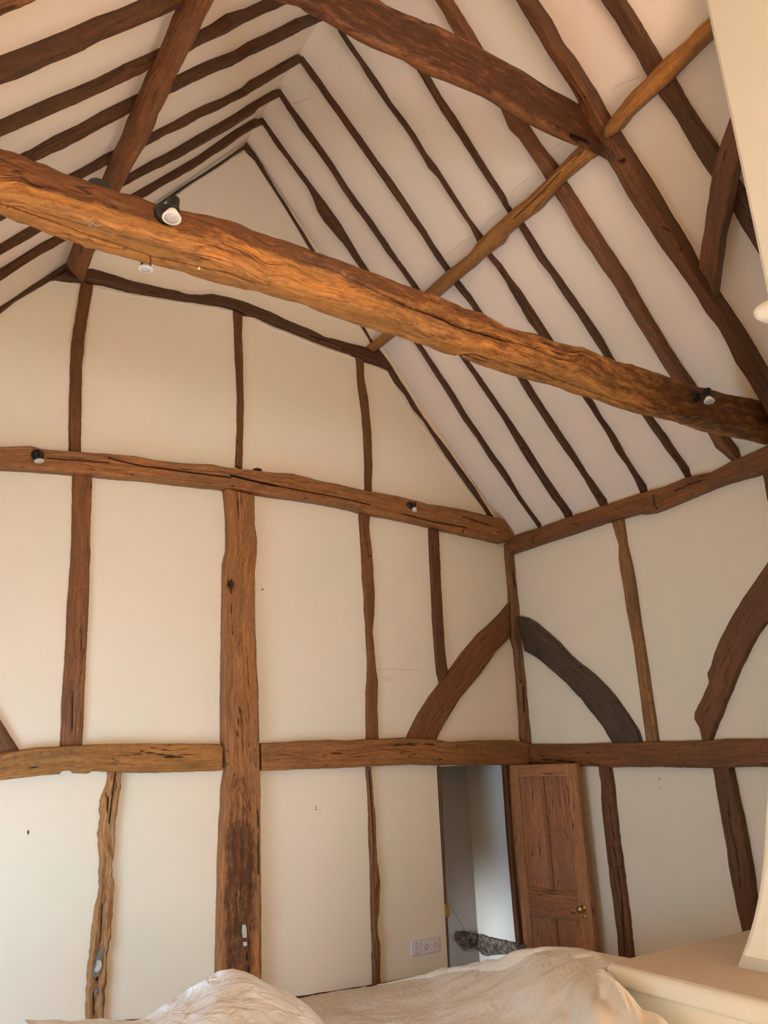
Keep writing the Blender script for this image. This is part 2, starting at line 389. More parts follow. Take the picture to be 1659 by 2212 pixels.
def interp_y(poly, x):
    for a, b in zip(poly, poly[1:]):
        if a[0] <= x <= b[0]: return a[1]+(b[1]-a[1])*(x-a[0])/(b[0]-a[0])
    a, b = (poly[0], poly[1]) if x < poly[0][0] else (poly[-2], poly[-1])
    return a[1]+(b[1]-a[1])*(x-a[0])/(b[0]-a[0])
def freebeam(name, Yf, top, arris, bottom, label, tint, x0, x1, bev=0.02, rough=0.006, grooves=(), extra=0.0, cat='beam', cross=34, step=7.0, pat_shade=()):
    """a beam hanging clear of the walls: front face on the plane y=Yf, soffit found from the lower line"""
    T, A, B = PL(top), PL(arris), PL(bottom)
    ns = int((x1-x0)/step); rows = []
    for i in range(ns):
        x = x0+(x1-x0)*i/(ns-1)
        t = onY((x, interp_y(T, x)), Yf); a = onY((x, interp_y(A, x)), Yf); b = onZ((x, interp_y(B, x)), a.z)
        rows.append([t.x, t.z, a.x, a.z, b.y])
    for _ in range(2):
        for k in (4,):
            vals = [r_[k] for r_ in rows]
            for i in range(1, ns-1): rows[i][k] = (vals[i-1]+2*vals[i]+vals[i+1])/4
    V = []; UV = []; G = []; n = cross
    seed = 7.7
    for i, (tx, tz, ax, az, by) in enumerate(rows):
        by = max(by, Yf+.05); corners = [(by+extra, tz, tx), (Yf, tz, tx), (Yf, az, ax), (by, az-.0, ax)]
        # rounded loop
        pts = []
        for k in range(4):
            p0 = Vector(corners[k-1]); p1 = Vector(corners[k]); p2 = Vector(corners[(k+1) % 4])
            d0 = (p0-p1); d2 = (p2-p1); r_ = min(bev, d0.length*.3, d2.length*.3)
            a_ = p1+d0.normalized()*r_; c_ = p1+d2.normalized()*r_
            for q in range(4):
                f = q/3; pts.append(a_.lerp(p1, f).lerp(p1.lerp(c_, f), f))
        loop = resample(pts+[pts[0]], n+1)[:-1]
        cen = sum(loop, Vector())/n; g = 0
        for k, q in enumerate(loop):
            if k: g += (q-loop[k-1]).length
            P = Vector((q.z, q.x, q.y)); nr = Vector((0, q.x-cen.x, q.y-cen.y)).normalized()
            P = P+nr*(noise.noise(Vector((P.x*4, g*14, seed)))*rough+noise.noise(Vector((P.x*18, g*60, seed)))*rough*.45)
            GRV[0] = 0.0
            if grooves and k < n*.8: P = carve(P, nr, grooves)
            V.append(P); G.append(GRV[0]); UV.append((tx, g))
    F = []
    for i in range(ns-1):
        for k in range(n):
            F.append((i*n+k, i*n+(k+1) % n, (i+1)*n+(k+1) % n, (i+1)*n+k))
    F.append(tuple(range(n))[::-1]); F.append(tuple((ns-1)*n+k for k in range(n)))
    o = from_py(name, V, F, M_WOOD); finish_wood(o, UV, tint); patina_shade(o, V, pat_shade); dirt(o, G); return tag(o, label, cat)

def patch(name, parent, plane, px, off, mat, thick=0.002, label=None):
    """a small flat piece lying on a wall-parallel face"""
    n, P0 = PLANES[plane]; pts = [hit(p, n, P0+n*off) for p in (PL(px) if isinstance(px, str) else px)]
    k = len(pts); V = pts+[p-n*(thick+.004) for p in pts]
    F = [tuple(range(k)), tuple(range(k, 2*k))[::-1]]+[(i, (i+1) % k, k+(i+1) % k, k+i) for i in range(k)]
    o = from_py(name, V, F, mat, False); child(o, parent)
    if label: o['label'] = label
    return o
def disc_px(cx, cy, r, n=10, ry=None): return [(cx+r*math.cos(2*math.pi*i/n), cy+(ry or r)*math.sin(2*math.pi*i/n)) for i in range(n)]

random.seed(4)
#STRUCT
# ------------------------------------------------------------------ the room shell
RIDGE = (W0/2, ZP+S*(-W0/2)); YB = -8.0
dl = onY((957, 1900), 0).x; dr = onY((1113, 1900), 0).x; DZ = 1.80
def struct(o): o['kind'] = 'structure'; return o
def prism_y(name, poly, y0, y1, mat):
    k = len(poly); V = [Vector((x, y0, z)) for x, z in poly]+[Vector((x, y1, z)) for x, z in poly]
    F = [tuple(range(k)), tuple(range(k, 2*k))[::-1]]+[(i, (i+1) % k, k+(i+1) % k, k+i) for i in range(k)]
    bm = bmesh.new(); vs = [bm.verts.new(v) for v in V]; [bm.faces.new([vs[i] for i in f]) for f in F]
    return bm_obj(name, bm, mat)
struct(prism_y('wall_end', [(W0-.1, 0), (dl, 0), (dl, DZ), (dr, DZ), (dr, 0), (.1, 0), (.1, ZP-.1*S), (RIDGE[0], RIDGE[1]), (W0-.1, ZP-.1*S)], 0.0, 0.13, M_WALL))
wall_end = bpy.data.objects['wall_end']
wall_right = struct(box('wall_right', (0, YB, 0), (.15, 0.0, ZP+.1), M_WALL))
def holed_wall(name, fixed, axis, a0, a1, z0, z1, holes, mat, th=.15):
    """wall slab with rectangular window holes; axis 'x' or 'y' is its long direction"""
    bm = bmesh.new(); cuts = sorted({a0, a1, *[h[0] for h in holes], *[h[1] for h in holes]})
    zs = sorted({z0, z1, *[h[2] for h in holes], *[h[3] for h in holes]})
    for p, q in zip(cuts, cuts[1:]):
        for u, v in zip(zs, zs[1:]):
            if any(h[0] <= p and q <= h[1] and h[2] <= u and v <= h[3] for h in holes): continue
            if axis == 'y': bm_box(bm, (fixed-th, p, u), (fixed, q, v))
            else: bm_box(bm, (p, fixed-th, u), (q, fixed, v))
    return struct(bm_obj(name, bm, mat))
holed_wall('wall_left', W0, 'y', YB, 0, 0, ZP+.05, [(-2.25, -.85, .5, 1.8)], M_WALL)
holed_wall('wall_back', YB, 'x', W0, 0, 0, RIDGE[1]+.1, [(-4.3, -2.3, .6, 2.2), (-1.8, -.2, .6, 2.2)], M_BACK)
def window(i, lo, hi, axis, fixed):
    bm = bmesh.new(); a0, a1, z0, z1 = lo[0], hi[0], lo[1], hi[1]
    def bar(p, q, u, v):
        if axis == 'y': bm_box(bm, (fixed-.11, p, u), (fixed-.05, q, v), .004)
        else: bm_box(bm, (p, fixed-.11, u), (q, fixed-.05, v), .004)
    bar(a0, a0+.06, z0, z1); bar(a1-.06, a1, z0, z1); bar(a0, a1, z0, z0+.06); bar(a0, a1, z1-.06, z1)
    mid = (a0+a1)/2; bar(mid-.02, mid+.02, z0, z1)
    return struct(bm_obj('window_%d' % i, bm, M_PLASTIC))
window(1, (-2.25, .5), (-.85, 1.8), 'y', W0); window(2, (-4.3, .6), (-2.3, 2.2), 'x', YB); window(3, (-1.8, .6), (-.2, 2.2), 'x', YB)
th = .12
struct(prism_y('ceiling', [(W0-.2, ZP-.2*S), RIDGE, (.2, ZP-.2*S), (.2, ZP-.2*S+th), (RIDGE[0], RIDGE[1]+th), (W0-.2, ZP-.2*S+th)], 0.13, YB, M_CEIL))
ceiling = bpy.data.objects['ceiling']
struct(box('floor', (W0-.1, YB-.1, -.1), (.15, 1.3, 0), M_FLOOR))
# the sill line along the foot of the end wall
trim = timber('trim_1', 'end', '150,2213 300,2200 640,2152 780,2131 921,2104 966,2097', '150,2225 300,2212 640,2161 780,2139 921,2112 966,2105', 0.012, None, 'dark', cat=None)
for k in ('label', 'category'):
    if k in trim: del trim[k]
trim['kind'] = 'structure'
# passage behind the doorway
px_w = dr; YP = .05
while onY((1022, 1850), YP).x < px_w: YP += .005
struct(box('wall_passage_back', (-1.7, YP, 0), (px_w+.1, YP+.1, 2.2), M_PASS_SHADE))
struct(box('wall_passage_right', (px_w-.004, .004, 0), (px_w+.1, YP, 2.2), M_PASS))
struct(box('wall_passage_left', (-1.8, .13, 0), (-1.7, YP+.1, 2.2), M_PASS))
struct(box('ceiling_passage', (-1.8, .13, 1.95), (px_w+.1, YP+.1, 2.05), M_PASS))

# ------------------------------------------------------------------ end wall timbers
CP = 'curved brace and studs'
post = timber('oak_post', 'end', 'D1420,1515 D1432,1620 G1438,60 G1440,270 G1418,345 G1415,600 G1410,850 G1407,1100 G1405,1350 G1408,1500 J1425,40 J1410,150 J1400,330 J1388,560 J1385,800 J1378,1000 J1372,1300 J1370,1420 462,2170',
 'E5,1540 G1635,100 G1650,200 G1648,300 G1635,400 G1637,700 G1645,850 H15,950 H22,1050 H30,1150 H33,1400 H35,1500 K40,40 K42,200 K42,450 K45,700 K48,900 K48,1200 K47,1390 567,2175', 0.075,
 'wide oak post with a star-cracked knot rising up the middle of the end wall', 'orange_brown', pat_shade=[(PL('516,1700 518,1800'), 38, .38), (PL('518,1800 518,2180'), 46, .62)], cross=26, step=.012, cat='post',
 grooves=[(PL('G1483,445 G1483,540'), 1.6, .012), (PL('G1445,475 G1525,490'), 1.6, .012), (PL('G1460,455 G1500,520'), 1.4, .01), (PL('G1478,480'), 12, .006),
          (PL('500,1300 503,1370'), 1.0, .006), (PL('520,1520 512,1590'), 1.2, .006), (PL('530,2040 538,2100'), 1.5, .006), (PL('K20,300 K25,700'), 1.5, .006)])
for q in ('G1458,1548', 'G1460,1630', 'G1635,1540', 'G1637,1640'):
    p = PL(q)[0]; patch('peg', post, 'end', disc_px(p[0], p[1], 3.6), .079, M_PEG)
patch('filler_patch', post, 'end', 'J1553,1030 J1570,1028 J1578,1050 J1580,1110 J1556,1115 J1550,1070', .081, M_PATCH, label='white filled mortice in the post')
patch('filler_patch', post, 'end', 'J1558,1140 J1580,1140 J1582,1160 J1568,1170 J1556,1160', .081, M_PATCH, label='small white filled hole in the post')

timber('wall_stud', 'end', 'D515,185 D490,340 D455,560 D445,750 D440,1000 D438,1262', 'D600,195 D572,350 D548,500 D530,700 D525,900 D522,1100 D522,1265', .03,
 'curved brown stud below the collar, leftmost of three in the gable', 'red', cat='stud')
timber('wall_stud', 'end', 'D1488,365 D1495,480 D1500,650 D1515,900 D1513,1100 D1503,1362', 'D1558,385 D1553,520 D1560,700 D1565,1000 D1558,1200 D1555,1368', .03,
 'slim brown stud in the middle of the gable, above the wide post', 'red', cat='stud')
timber('wall_stud', 'end', 'E645,655 E658,850 E680,1000 E692,1150 E700,1350 E700,1510', 'E703,675 E708,800 E735,950 E752,1150 E757,1350 E755,1520', .03,
 'slim brown stud at the right of the gable, under the purlin end', 'red', cat='stud')
timber('wall_stud', 'end', 'D462,1400 D458,1600 G455,250 G440,450 G425,650 G418,850 G405,1050 G395,1200 G388,1350 G383,1522', 'D592,1410 D590,1550 G583,100 G580,300 G572,600 G562,800 G552,1000 G545,1150 G537,1350 G530,1515', .035,
 'rough orange-brown stud left of the wide post, between plate and mid rail', 'mid', cat='stud', cross=14,
 grooves=[(PL('G478,1100 G465,1250 G462,1510'), 1.3, .01)])
timber('wall_stud', 'end', 'H662,25 H670,150 H680,300 H685,450 H697,560 H697,650 H705,720 H710,850 H718,1000 H715,1100 H707,1180 H708,1300 H710,1475', 'H742,30 H738,110 H757,280 H765,400 H772,530 H770,680 H760,780 H772,900 H783,1020 H793,1100 H790,1250 H798,1470', .03,
 'wavy brown stud right of the wide post, standing on the mid rail', 'mid', cat='stud', grooves=[(PL('H735,300 H752,292'), 2.5, .01)], tone=.9)
timber('wall_stud', 'end', 'H1108,115 H1115,300 H1125,500 H1133,700 H1148,900 H1160,1050 H1182,1120', 'H1183,135 H1190,300 H1198,480 H1210,680 H1220,850 H1232,1000 H1240,1035', .028,
 'short worm-eaten stud ending on the curved brace of the end wall', 'red', cat='stud', tone=.85,
 grooves=[(PL('H%d,%d' % (1125+((i*37) % 50)+i*1.5, 150+i*32)), 1.6, .01) for i in range(22)])
timber('curved_brace', 'end', 'H962,1470 H1010,1370 H1060,1280 H1110,1200 H1175,1115 H1240,1030 H1320,920 H1420,800 H1500,730 H1570,660 H1618,600', 'H1168,1475 H1220,1370 H1310,1220 H1370,1150 H1460,1040 H1540,920 H1590,870 H1632,825', .034,
 'curved brown brace rising right from the mid rail to the corner post', 'mid', cat='brace', cross=16, tone=.95)
timber('corner_post', 'end', 'H1595,280 H1605,380 H1615,480 H1618,600 H1632,825 I25,900 I40,1050 I50,1200 I60,1350 I65,1470 1124,1606', 'I40,285 I50,450 I70,560 I76,680 I80,720 I95,910 I110,1000 I115,1080 I125,1200 I140,1350 I152,1490 1151,1608', .045,
 'rough pitted post in the corner of end wall and right wall', (0.20, 0.095, 0.042), cat='post', cross=14, rough=.008,
 grooves=[(PL('I95,1130 I100,1300'), 2, .008), (PL('I70,1100'), 6, .012), (PL('I30,400 I40,500'), 2, .01)])
timber('wall_rail', 'end', '-60,1640 G0,1560 G130,1540 G250,1525 G380,1517 G600,1505 G800,1500 G1100,1500 G1400,1500 G1428,1515', '-60,1690 J0,105 J150,88 J385,65 J388,45 J470,42 J475,60 J575,62 J585,48 J700,50 J900,58 J1100,55 J1424,44', .07,
 'mid-height oak rail left of the wide post', 'honey', ext0=(0, W0), cat='rail', cross=20, tone=.85,
 grooves=[(PL('G900,1550 G1000,1565 G1180,1590'), 2, .014), (PL('G1050,1585 G1170,1588'), 2, .012), (PL('J150,25 J330,18'), 1.4, .01)])
rail = bpy.data.objects['wall_rail']
for q in ('G265,1562', 'G462,1548', 'G92,1588', 'G738,1632'):
    p = PL(q)[0]; patch('peg', rail, 'end', disc_px(p[0], p[1], 3.6), .075, M_PEG)
timber('wall_rail', 'end', 'H45,1497 H250,1485 H450,1475 H600,1480 H720,1470 H960,1462 H1150,1470 H1250,1490 H1400,1480 H1659,1475 I130,1500', 'K45,45 K300,35 K600,25 K750,15 K1000,5 K1170,8 K1659,8 1146,1655', .07,
 'mid-height oak rail between the wide post and the corner', 'orange_brown', cat='rail', cross=20, tone=.9,
 grooves=[(PL('K420,-60 K560,-70'), 1.4, .01), (PL('K900,-120 K1150,-125'), 1.4, .008), (PL('K450,-55'), 3, .01), (PL('K1300,-115'), 3, .01)])
plate = timber('tie_plate', 'end', '-60,962 D0,1225 D100,1222 D190,1220 D280,1240 D440,1255 D650,1265 D850,1285 D1000,1310 D1200,1335 D1350,1335 D1430,1355 D1500,1362 E0,1375 E100,1390 E250,1400 E400,1440 E550,1470 E700,1505 E850,1530 E950,1550 E1100,1590 E1300,1620 H1530,45 H1600,65 H1630,110 H1655,165',
 '-60,1015 D0,1385 D200,1395 D450,1415 D700,1440 D900,1455 D1100,1480 D1400,1510 D1640,1545 E200,1570 E400,1600 E600,1640 H700,42 H830,60 H1000,95 H1200,145 H1400,190 H1560,225 H1625,205', .085,
 'long oak plate across the end wall below the gable, split along its length', 'orange_brown', ext0=(0, W0), cross=42, step=.010, tone=.92,
 grooves=[(PL('500,1026 520,1031 545,1037 570,1043 600,1049'), 3.2, .03), (PL('600,1049 640,1057 700,1068 760,1080 800,1090'), 1.8, .02), (PL('D700,1300 D900,1350 D1200,1390 D1480,1425'), 2.0, .015), (PL('D300,1300 D420,1310 D700,1330'), 1.5, .012),
          (PL('504,1049'), 3, .015), (PL('870,1110 930,1125 1010,1140'), 1.6, .012), (PL('1000,1115 1060,1135'), 1.6, .012)])
timber('collar_beam', 'end', 'D340,152 D430,92 D585,85 D650,100 D750,130 D850,165 D1000,200 D1130,225 D1200,248 D1290,250 D1350,245 D1450,265 D1550,290 E0,322 E100,360 E200,410 E350,470 E450,520 E600,560 E720,590 E800,625 E850,700',
 'D338,160 D400,175 D500,182 D650,200 D800,240 D1000,275 D1200,305 D1400,335 D1480,355 D1560,395 E0,405 E120,460 E300,530 E450,590 E600,640 E700,690 E780,715 E850,742', .05,
 'crooked dark collar against the gable wall, joining the two purlin ends', 'dark', cross=14, grooves=[(PL('D900,235 D1150,270'), 1.5, .01), (PL('E350,515 E520,570'), 1.5, .01)])
timber('gable_rafter', 'end', '527,325 B0,1030 B50,1110 B110,1200 B180,1310 B260,1440 B330,1560 E700,485 E750,585 E845,738 E900,830 E960,900 E1010,990 E1080,1070 E1130,1150 E1220,1290 E1300,1400 E1370,1500 E1460,1620 1052,1113',
 '532,306 550,328 B60,1070 B120,1180 B200,1300 B280,1430 B375,1580 E745,535 E810,612 E860,680 E930,790 E1000,900 E1080,1030 E1150,1130 E1200,1190 E1280,1300 E1350,1400 E1420,1500 E1520,1659 1068,1115', .03,
 'thin rafter lying on the end wall along its right slope', 'raft', cat='rafter')
timber('gable_rafter', 'end', 'A1585,908 A1500,970 A1400,1040 A1250,1140 A1150,1200 A1040,1280 D425,55 D300,130 D150,220 D0,310 -60,698', 'A1575,950 A1480,1010 A1380,1080 A1250,1160 A1120,1250 A1060,1290 D430,98 D330,165 D220,230 D100,300 D0,380 -60,725', .03,
 'thin rafter lying on the end wall along its left slope', 'raft', ext1=(0, W0), cat='rafter')
timber('wall_stud', 'end', 'J688,52 J683,120 J655,175 J640,250 J628,420 J632,520 J637,600 J630,750 J610,900 J590,1050 J570,1200 J560,1280 J550,1450 J538,1659 178,2240', 'J778,52 J770,170 J745,370 J740,500 J730,650 J733,800 J725,950 J712,1100 J692,1250 J680,1400 J672,1550 J668,1659 222,2240', .045,
 'eroded crooked stud under the mid rail, its foot patched with mortar', 'pale', cat='stud', cross=18, rough=.012, step=.01,
 grooves=[(PL('J740,60 J725,180 J712,300 J700,380'), 1.8, .02), (PL('J680,190 J695,230 J690,300'), 2.4, .02), (PL('J655,900 J650,1050 J640,1150'), 1.6, .015), (PL('J600,1470 J605,1600'), 1.8, .015), (PL('J625,1380'), 5, .02)])
st = bpy.data.objects['wall_stud.006']
patch('mortar_patch', st, 'end', 'J640,1175 J665,1170 J660,1230 J650,1260 J655,1300 J635,1350 J610,1370 J588,1345 J600,1310 J615,1260 J625,1220', .053, M_GREYPATCH, label='grey mortar patch')
patch('mortar_patch', st, 'end', 'J622,1255 J648,1262 J652,1290 J640,1320 J615,1335 J605,1320 J618,1290', .056, M_PATCH, label='white filler patch')
patch('mortar_patch', st, 'end', 'J605,1440 J628,1435 J622,1470 J612,1490 J602,1480', .052, M_GREYPATCH, label='small grey mortar patch')
timber('wall_stud', 'end', 'K708,20 K720,200 K725,450 K735,680 K740,950 K748,1200 K750,1400 805,2140', 'K752,20 K765,200 K780,400 K790,620 K808,760 K800,950 K793,1080 K808,1150 K810,1400 825,2140', .035,
 'narrow twisted stud under the mid rail, left of the double socket', 'mid', cat='stud', cross=12, rough=.007, tone=.9, grooves=[(PL('K735,40 K750,250 K765,500'), 1.5, .01)])
timber('door_post', 'end', '945,1652 949,1720 955,1850 961,1950 966,2030 969,2110 971,2150', '950,1652 955,1720 961,1850 966,1950 970,2030 973,2110 975,2150', .012,
 'thin brown timber edging the left side of the doorway', 'red', cat='post', bevel=.003, rough=.001, cross=6)
timber('door_post', 'end', '1087,1652 1097,1800 1108,1930 1117,2030 1122,2070 1130,2150', '1099,1652 1109,1800 1120,1930 1130,2030 1135,2070 1142,2150', .02,
 'brown door post on the hinge side of the panelled door', 'red', cat='post', bevel=.004, rough=.001, cross=6, tone=.8)
timber('curved_brace', 'end', '-50,1475 -20,1520 0,1552 22,1588 45,1624', '-110,1520 -70,1580 -45,1610 -30,1650', .04,
 'foot of a brace at the left edge, resting on the mid rail', 'red', ext0=(0, W0), cat='brace')

# ------------------------------------------------------------------ right wall timbers
timber('wall_plate', 'right', '1096,1169 I50,158 I200,113 I400,40 F580,1610 F640,1590 F840,1525 F1000,1480 F1130,1425 F1290,1390 F1420,1320 F1500,1285 F1600,1240 1665,958 1800,905',
 '1083,1198 I40,290 I200,235 I400,170 I640,90 I860,30 I880,38 F950,1655 F1000,1640 F1200,1555 F1400,1475 F1600,1420 1670,1018 1800,965', .07,
 'long oak wall plate running along the top of the right wall', 'mid', cross=20, step=.014,
 grooves=[(PL('1410,1070 1412,1090 1418,1098'), 2.2, .02), (PL('1455,1060 1490,1045 1520,1035'), 2.0, .02), (PL('I400,90 I450,100'), 1.6, .01), (PL('I150,170 I155,220'), 1.6, .01), (PL('F880,1600'), 2.6, .012)])
timber('wall_rail', 'right', 'I132,1500 I400,1503 I650,1495 I900,1485 I1250,1480 I1400,1470 I1650,1468 1760,1592', '1145,1655 L470,15 L650,22 L850,22 L950,20 L1150,25 L1300,28 L1500,22 L1645,18 1760,1655', .05,
 'mid-height oak rail along the right wall', 'mid', cat='rail', cross=18, tone=.95, grooves=[(PL('I1185,1505'), 3, .01), (PL('I565,1525'), 2.5, .01), (PL('I200,1600 I420,1620'), 1.5, .01)])
timber('wall_stud', 'right', 'I655,85 I680,170 I698,230 I698,300 I710,400 I728,500 I750,650 I775,780 I795,900 I808,1000 I825,1120 I845,1250 I860,1380 I875,1490', 'I742,60 I752,130 I760,185 I765,230 I785,300 I810,420 I830,560 I850,700 I870,830 I890,960 I910,1090 I930,1230 I950,1370 I968,1485', .035,
 'long leaning stud on the right wall above the mid rail', 'pale', cat='stud', cross=12, tone=.75)
timber('curved_brace', 'right', 'I80,685 I130,695 I190,730 I260,790 I330,850 I400,930 I470,990 I560,1060 I640,1140 I700,1210 I770,1310 I840,1420 I862,1490', 'I100,912 I180,955 I280,1040 I370,1120 I460,1220 I540,1320 I600,1400 I657,1495', .045,
 'dark grey-brown curved brace on the right wall beside the corner post', 'grey', cat='brace', cross=18,
 grooves=[(PL('I457,1008'), 3.6, .02), (PL('I432,1110'), 3.0, .015), (PL('I180,890 I200,960'), 1.4, .01)])
timber('curved_brace', 'right', 'I1235,1480 I1215,1400 I1180,1340 I1185,1300 I1230,1210 I1280,1110 I1268,1050 I1290,1000 I1310,920 I1360,800 I1420,690 I1500,560 I1570,460 I1650,345 1700,1130', 'I1308,1480 I1340,1390 I1390,1280 I1450,1130 I1500,1010 I1560,890 I1610,800 I1650,745 1700,1300', .045,
 'reddish curved brace at the right edge of the right wall', 'red', cat='brace', cross=18, tone=1.15, rough=.006)
timber('wall_stud', 'right', 'L568,15 L585,120 L592,300 L605,400 L612,480 L630,640 L650,800 L670,950 L690,1100 L700,1230 1346,2160', 'L665,15 L680,130 L700,330 L720,500 L745,680 L765,850 L785,1000 L795,1100 L810,1240 1384,2160', .04,
 'split brown stud beside the open door, under the right rail', 'red', cat='stud', cross=16, rough=.007,
 grooves=[(PL('L640,270 L655,400 L675,500'), 1.8, .018), (PL('L690,680 L715,830 L725,1000 L735,1220'), 2.6, .022), (PL('L660,520 L680,600'), 1.6, .012)])
timber('wall_stud', 'right', 'L1298,20 L1320,150 L1345,300 L1390,540 L1400,650 L1430,800 L1460,950 L1495,1100 1625,2110', 'L1442,20 L1480,200 L1510,330 L1540,480 L1570,650 L1590,800 L1620,950 L1640,1050 1680,2110', .05,
 'broad dark stud under the right rail, beside the white fireplace hood', 'red', cat='stud', cross=16, tone=.85,
 grooves=[(PL('L1400,250 L1410,380 L1450,560 L1470,700 L1480,800'), 1.6, .014), (PL('L1385,500'), 3.5, .012)])
timber('wall_post', 'right', '1641,1010 1650,1050 1657,1085 1672,1160 1700,1300 1765,1595', '1745,985 1750,1050 1760,1150 1790,1300 1850,1595', .06,
 'sliver of a post under the right wall plate at the photo edge', 'red', cat='post')

# ------------------------------------------------------------------ right roof slope: rafters
RG = None
RR = [
 ('2nd', 'B40,785 B150,950 B250,1080 B330,1190 B370,1270 B400,1360 B440,1420 B500,1490 B560,1560 B630,1659 E1030,580 E1100,690 E1200,850 E1270,960 E1330,1060 E1420,1180 E1500,1310 E1570,1410 E1659,1530 I110,10 I190,118',
  'B52,752 B150,890 B250,1030 B350,1160 B450,1290 B550,1430 B620,1550 B685,1659 E1085,600 E1180,740 E1280,890 E1350,1010 E1420,1110 E1520,1260 E1600,1370 F0,1410 F80,1550 F160,1659 I215,112', .05, 'slim dark rafter of the right slope with a swollen knee, next to the gable wall'),
 ('3rd', 'B145,600 B200,690 B280,820 B350,910 B430,1020 B500,1120 B560,1220 B640,1330 B700,1410 B770,1510 E850,0 E890,50 E950,130 E990,185 E1345,700 E1400,780 E1480,900 E1570,1030 F0,1130 F80,1270 F180,1420 F270,1560 F330,1640 I360,60',
  'B165,570 B240,680 B330,800 B430,940 B500,1040 B600,1200 B680,1310 B760,1420 B850,1550 B920,1659 E960,80 E1045,200 E1395,710 E1460,800 E1550,930 F0,1040 F60,1130 F140,1250 F220,1380 F320,1530 F415,1659 I422,45', .05, 'dark rafter of the right slope, third from the gable wall'),
 ('4th', 'B285,388 B340,480 B430,600 B520,730 B600,850 B680,960 B780,1100 B870,1230 B960,1360 B1040,1470 B1120,1590 E1140,0 E1220,110 E1270,190 E1340,280 E1380,330 F55,800 F110,890 F200,1030 F300,1180 F400,1320 F480,1440 F580,1615',
  'B310,360 B400,480 B500,620 B600,760 B700,900 B800,1040 B900,1180 B1000,1330 B1100,1480 B1160,1580 E1195,0 E1310,165 E1380,250 E1445,350 F140,830 F200,930 F300,1080 F400,1230 F500,1390 F580,1500 F647,1592', .05, 'dark rafter of the right slope, fourth from the gable wall'),
 ('5th', '705,10 B530,195 B600,310 B660,390 B710,480 B770,570 B850,680 B930,790 B1000,890 B1060,990 B1110,1080 B1180,1150 B1240,1250 B1310,1350 B1370,1440 B1420,1550 E1480,10 E1540,80 E1600,170 F0,230 F70,340 F120,430 F170,490 F480,930 F540,1020 F610,1130 F680,1260 F750,1350 F800,1440 F838,1530',
  '722,18 B590,230 B650,320 B730,430 B800,530 B880,660 B960,760 B1030,860 B1100,980 B1170,1070 B1240,1180 B1310,1290 B1380,1400 B1465,1510 E1525,0 E1580,60 F0,130 F80,230 F150,340 F210,430 F270,525 F550,950 F600,1040 F680,1150 F750,1280 F820,1390 F908,1505', .05, 'dark rafter of the right slope whose head passes behind the collar beam'),
 ('6th', '820,35 B1040,460 B1110,580 B1200,730 B1290,860 B1380,1000 B1460,1120 B1540,1240 B1620,1365 C60,1460 C180,1659 F260,130 F350,270 F430,380 F500,490 F575,610 F860,1045 F930,1150 F1000,1250 F1070,1340 F1125,1430',
  '848,45 B1130,500 B1200,620 B1290,750 B1370,880 B1450,1010 B1540,1150 B1610,1260 C0,1310 C105,1430 C250,1659 F330,140 F430,280 F520,410 F600,530 F665,650 F940,1060 F1020,1170 F1100,1290 F1187,1405', .05, 'plain dark rafter of the right slope, sixth from the gable wall'),
 ('7th', '890,-75 B1145,0 B1200,80 B1240,160 B1265,200 B1565,690 C0,830 C60,890 C120,980 C200,1100 C230,1150 C285,1240 C350,1340 C400,1430 C460,1530 F530,0 F590,90 F670,200 F740,320 F820,450 F900,580 F960,680 F1030,780 F1270,1150 F1320,1240 F1370,1280 F1425,1325',
  '925,-80 B1270,0 B1330,90 B1400,200 B1455,300 C120,780 C200,910 C280,1010 C320,1060 C380,1170 C450,1280 C550,1430 C630,1560 F680,0 F760,120 F850,280 F950,450 F1040,600 F1120,720 F1195,825 F1430,1190 F1507,1288', .07, 'broad brown rafter crossing behind the tie beam by its right-hand spotlight'),
]
for key, a, b, pr, lab in RR:
    big = key == '7th'
    timber('rafter', 'roofR', a, b, pr, lab, 'raft' if not big else 'mid', ext0=(0, W0/2) if key in ('5th', '6th', '7th') else None, cross=9 if not big else 14, cat='rafter', tone=1.0 if not big else .85)
timber('rafter', 'roofR', '1075,-60 C40,0 C100,110 C170,220 C260,370 C340,490 C430,635 C520,850 C615,1015 C690,1130 C750,1250 C830,1370 C900,1480 C1020,1659 F1060,80 F1130,170 F1200,280 F1260,380 F1340,480 F1400,590 F1450,700 F1520,800 F1590,915 1700,985',
 '1125,-65 C190,0 C280,130 C350,270 C430,370 C500,480 C570,590 C640,720 C770,920 C850,1040 C950,1200 C1030,1340 C1130,1500 C1210,1650 F1370,260 F1450,380 F1530,500 F1600,620 F1659,720 1760,950', .12,
 'thick principal rafter of the right slope, jointed to the collar beam', 'red', ext0=(0, W0/2), cat='rafter', cross=18, tone=.85,
 grooves=[(PL('C700,1040 C740,1025'), 4, .03), (PL('C980,1450 C1040,1490'), 2, .015)])
timber('rafter', 'roofR', '1255,-60 C580,0 C640,80 C720,220 C800,340 C870,470 C950,600 C1030,710 C1100,830 C1170,950 C1230,1040 C1290,1135 C1440,1370 C1500,1480 C1570,1590 1720,680',
 '1305,-70 C760,0 C850,150 C910,250 C980,370 C1070,500 C1150,640 C1240,780 C1345,930 1600,390 1640,455 1760,640', .06,
 'broad dark rafter of the right slope beside the white fireplace hood', 'raft', ext0=(0, W0/2), ext1=(0, -.05), cat='rafter', cross=14, tone=1.15)
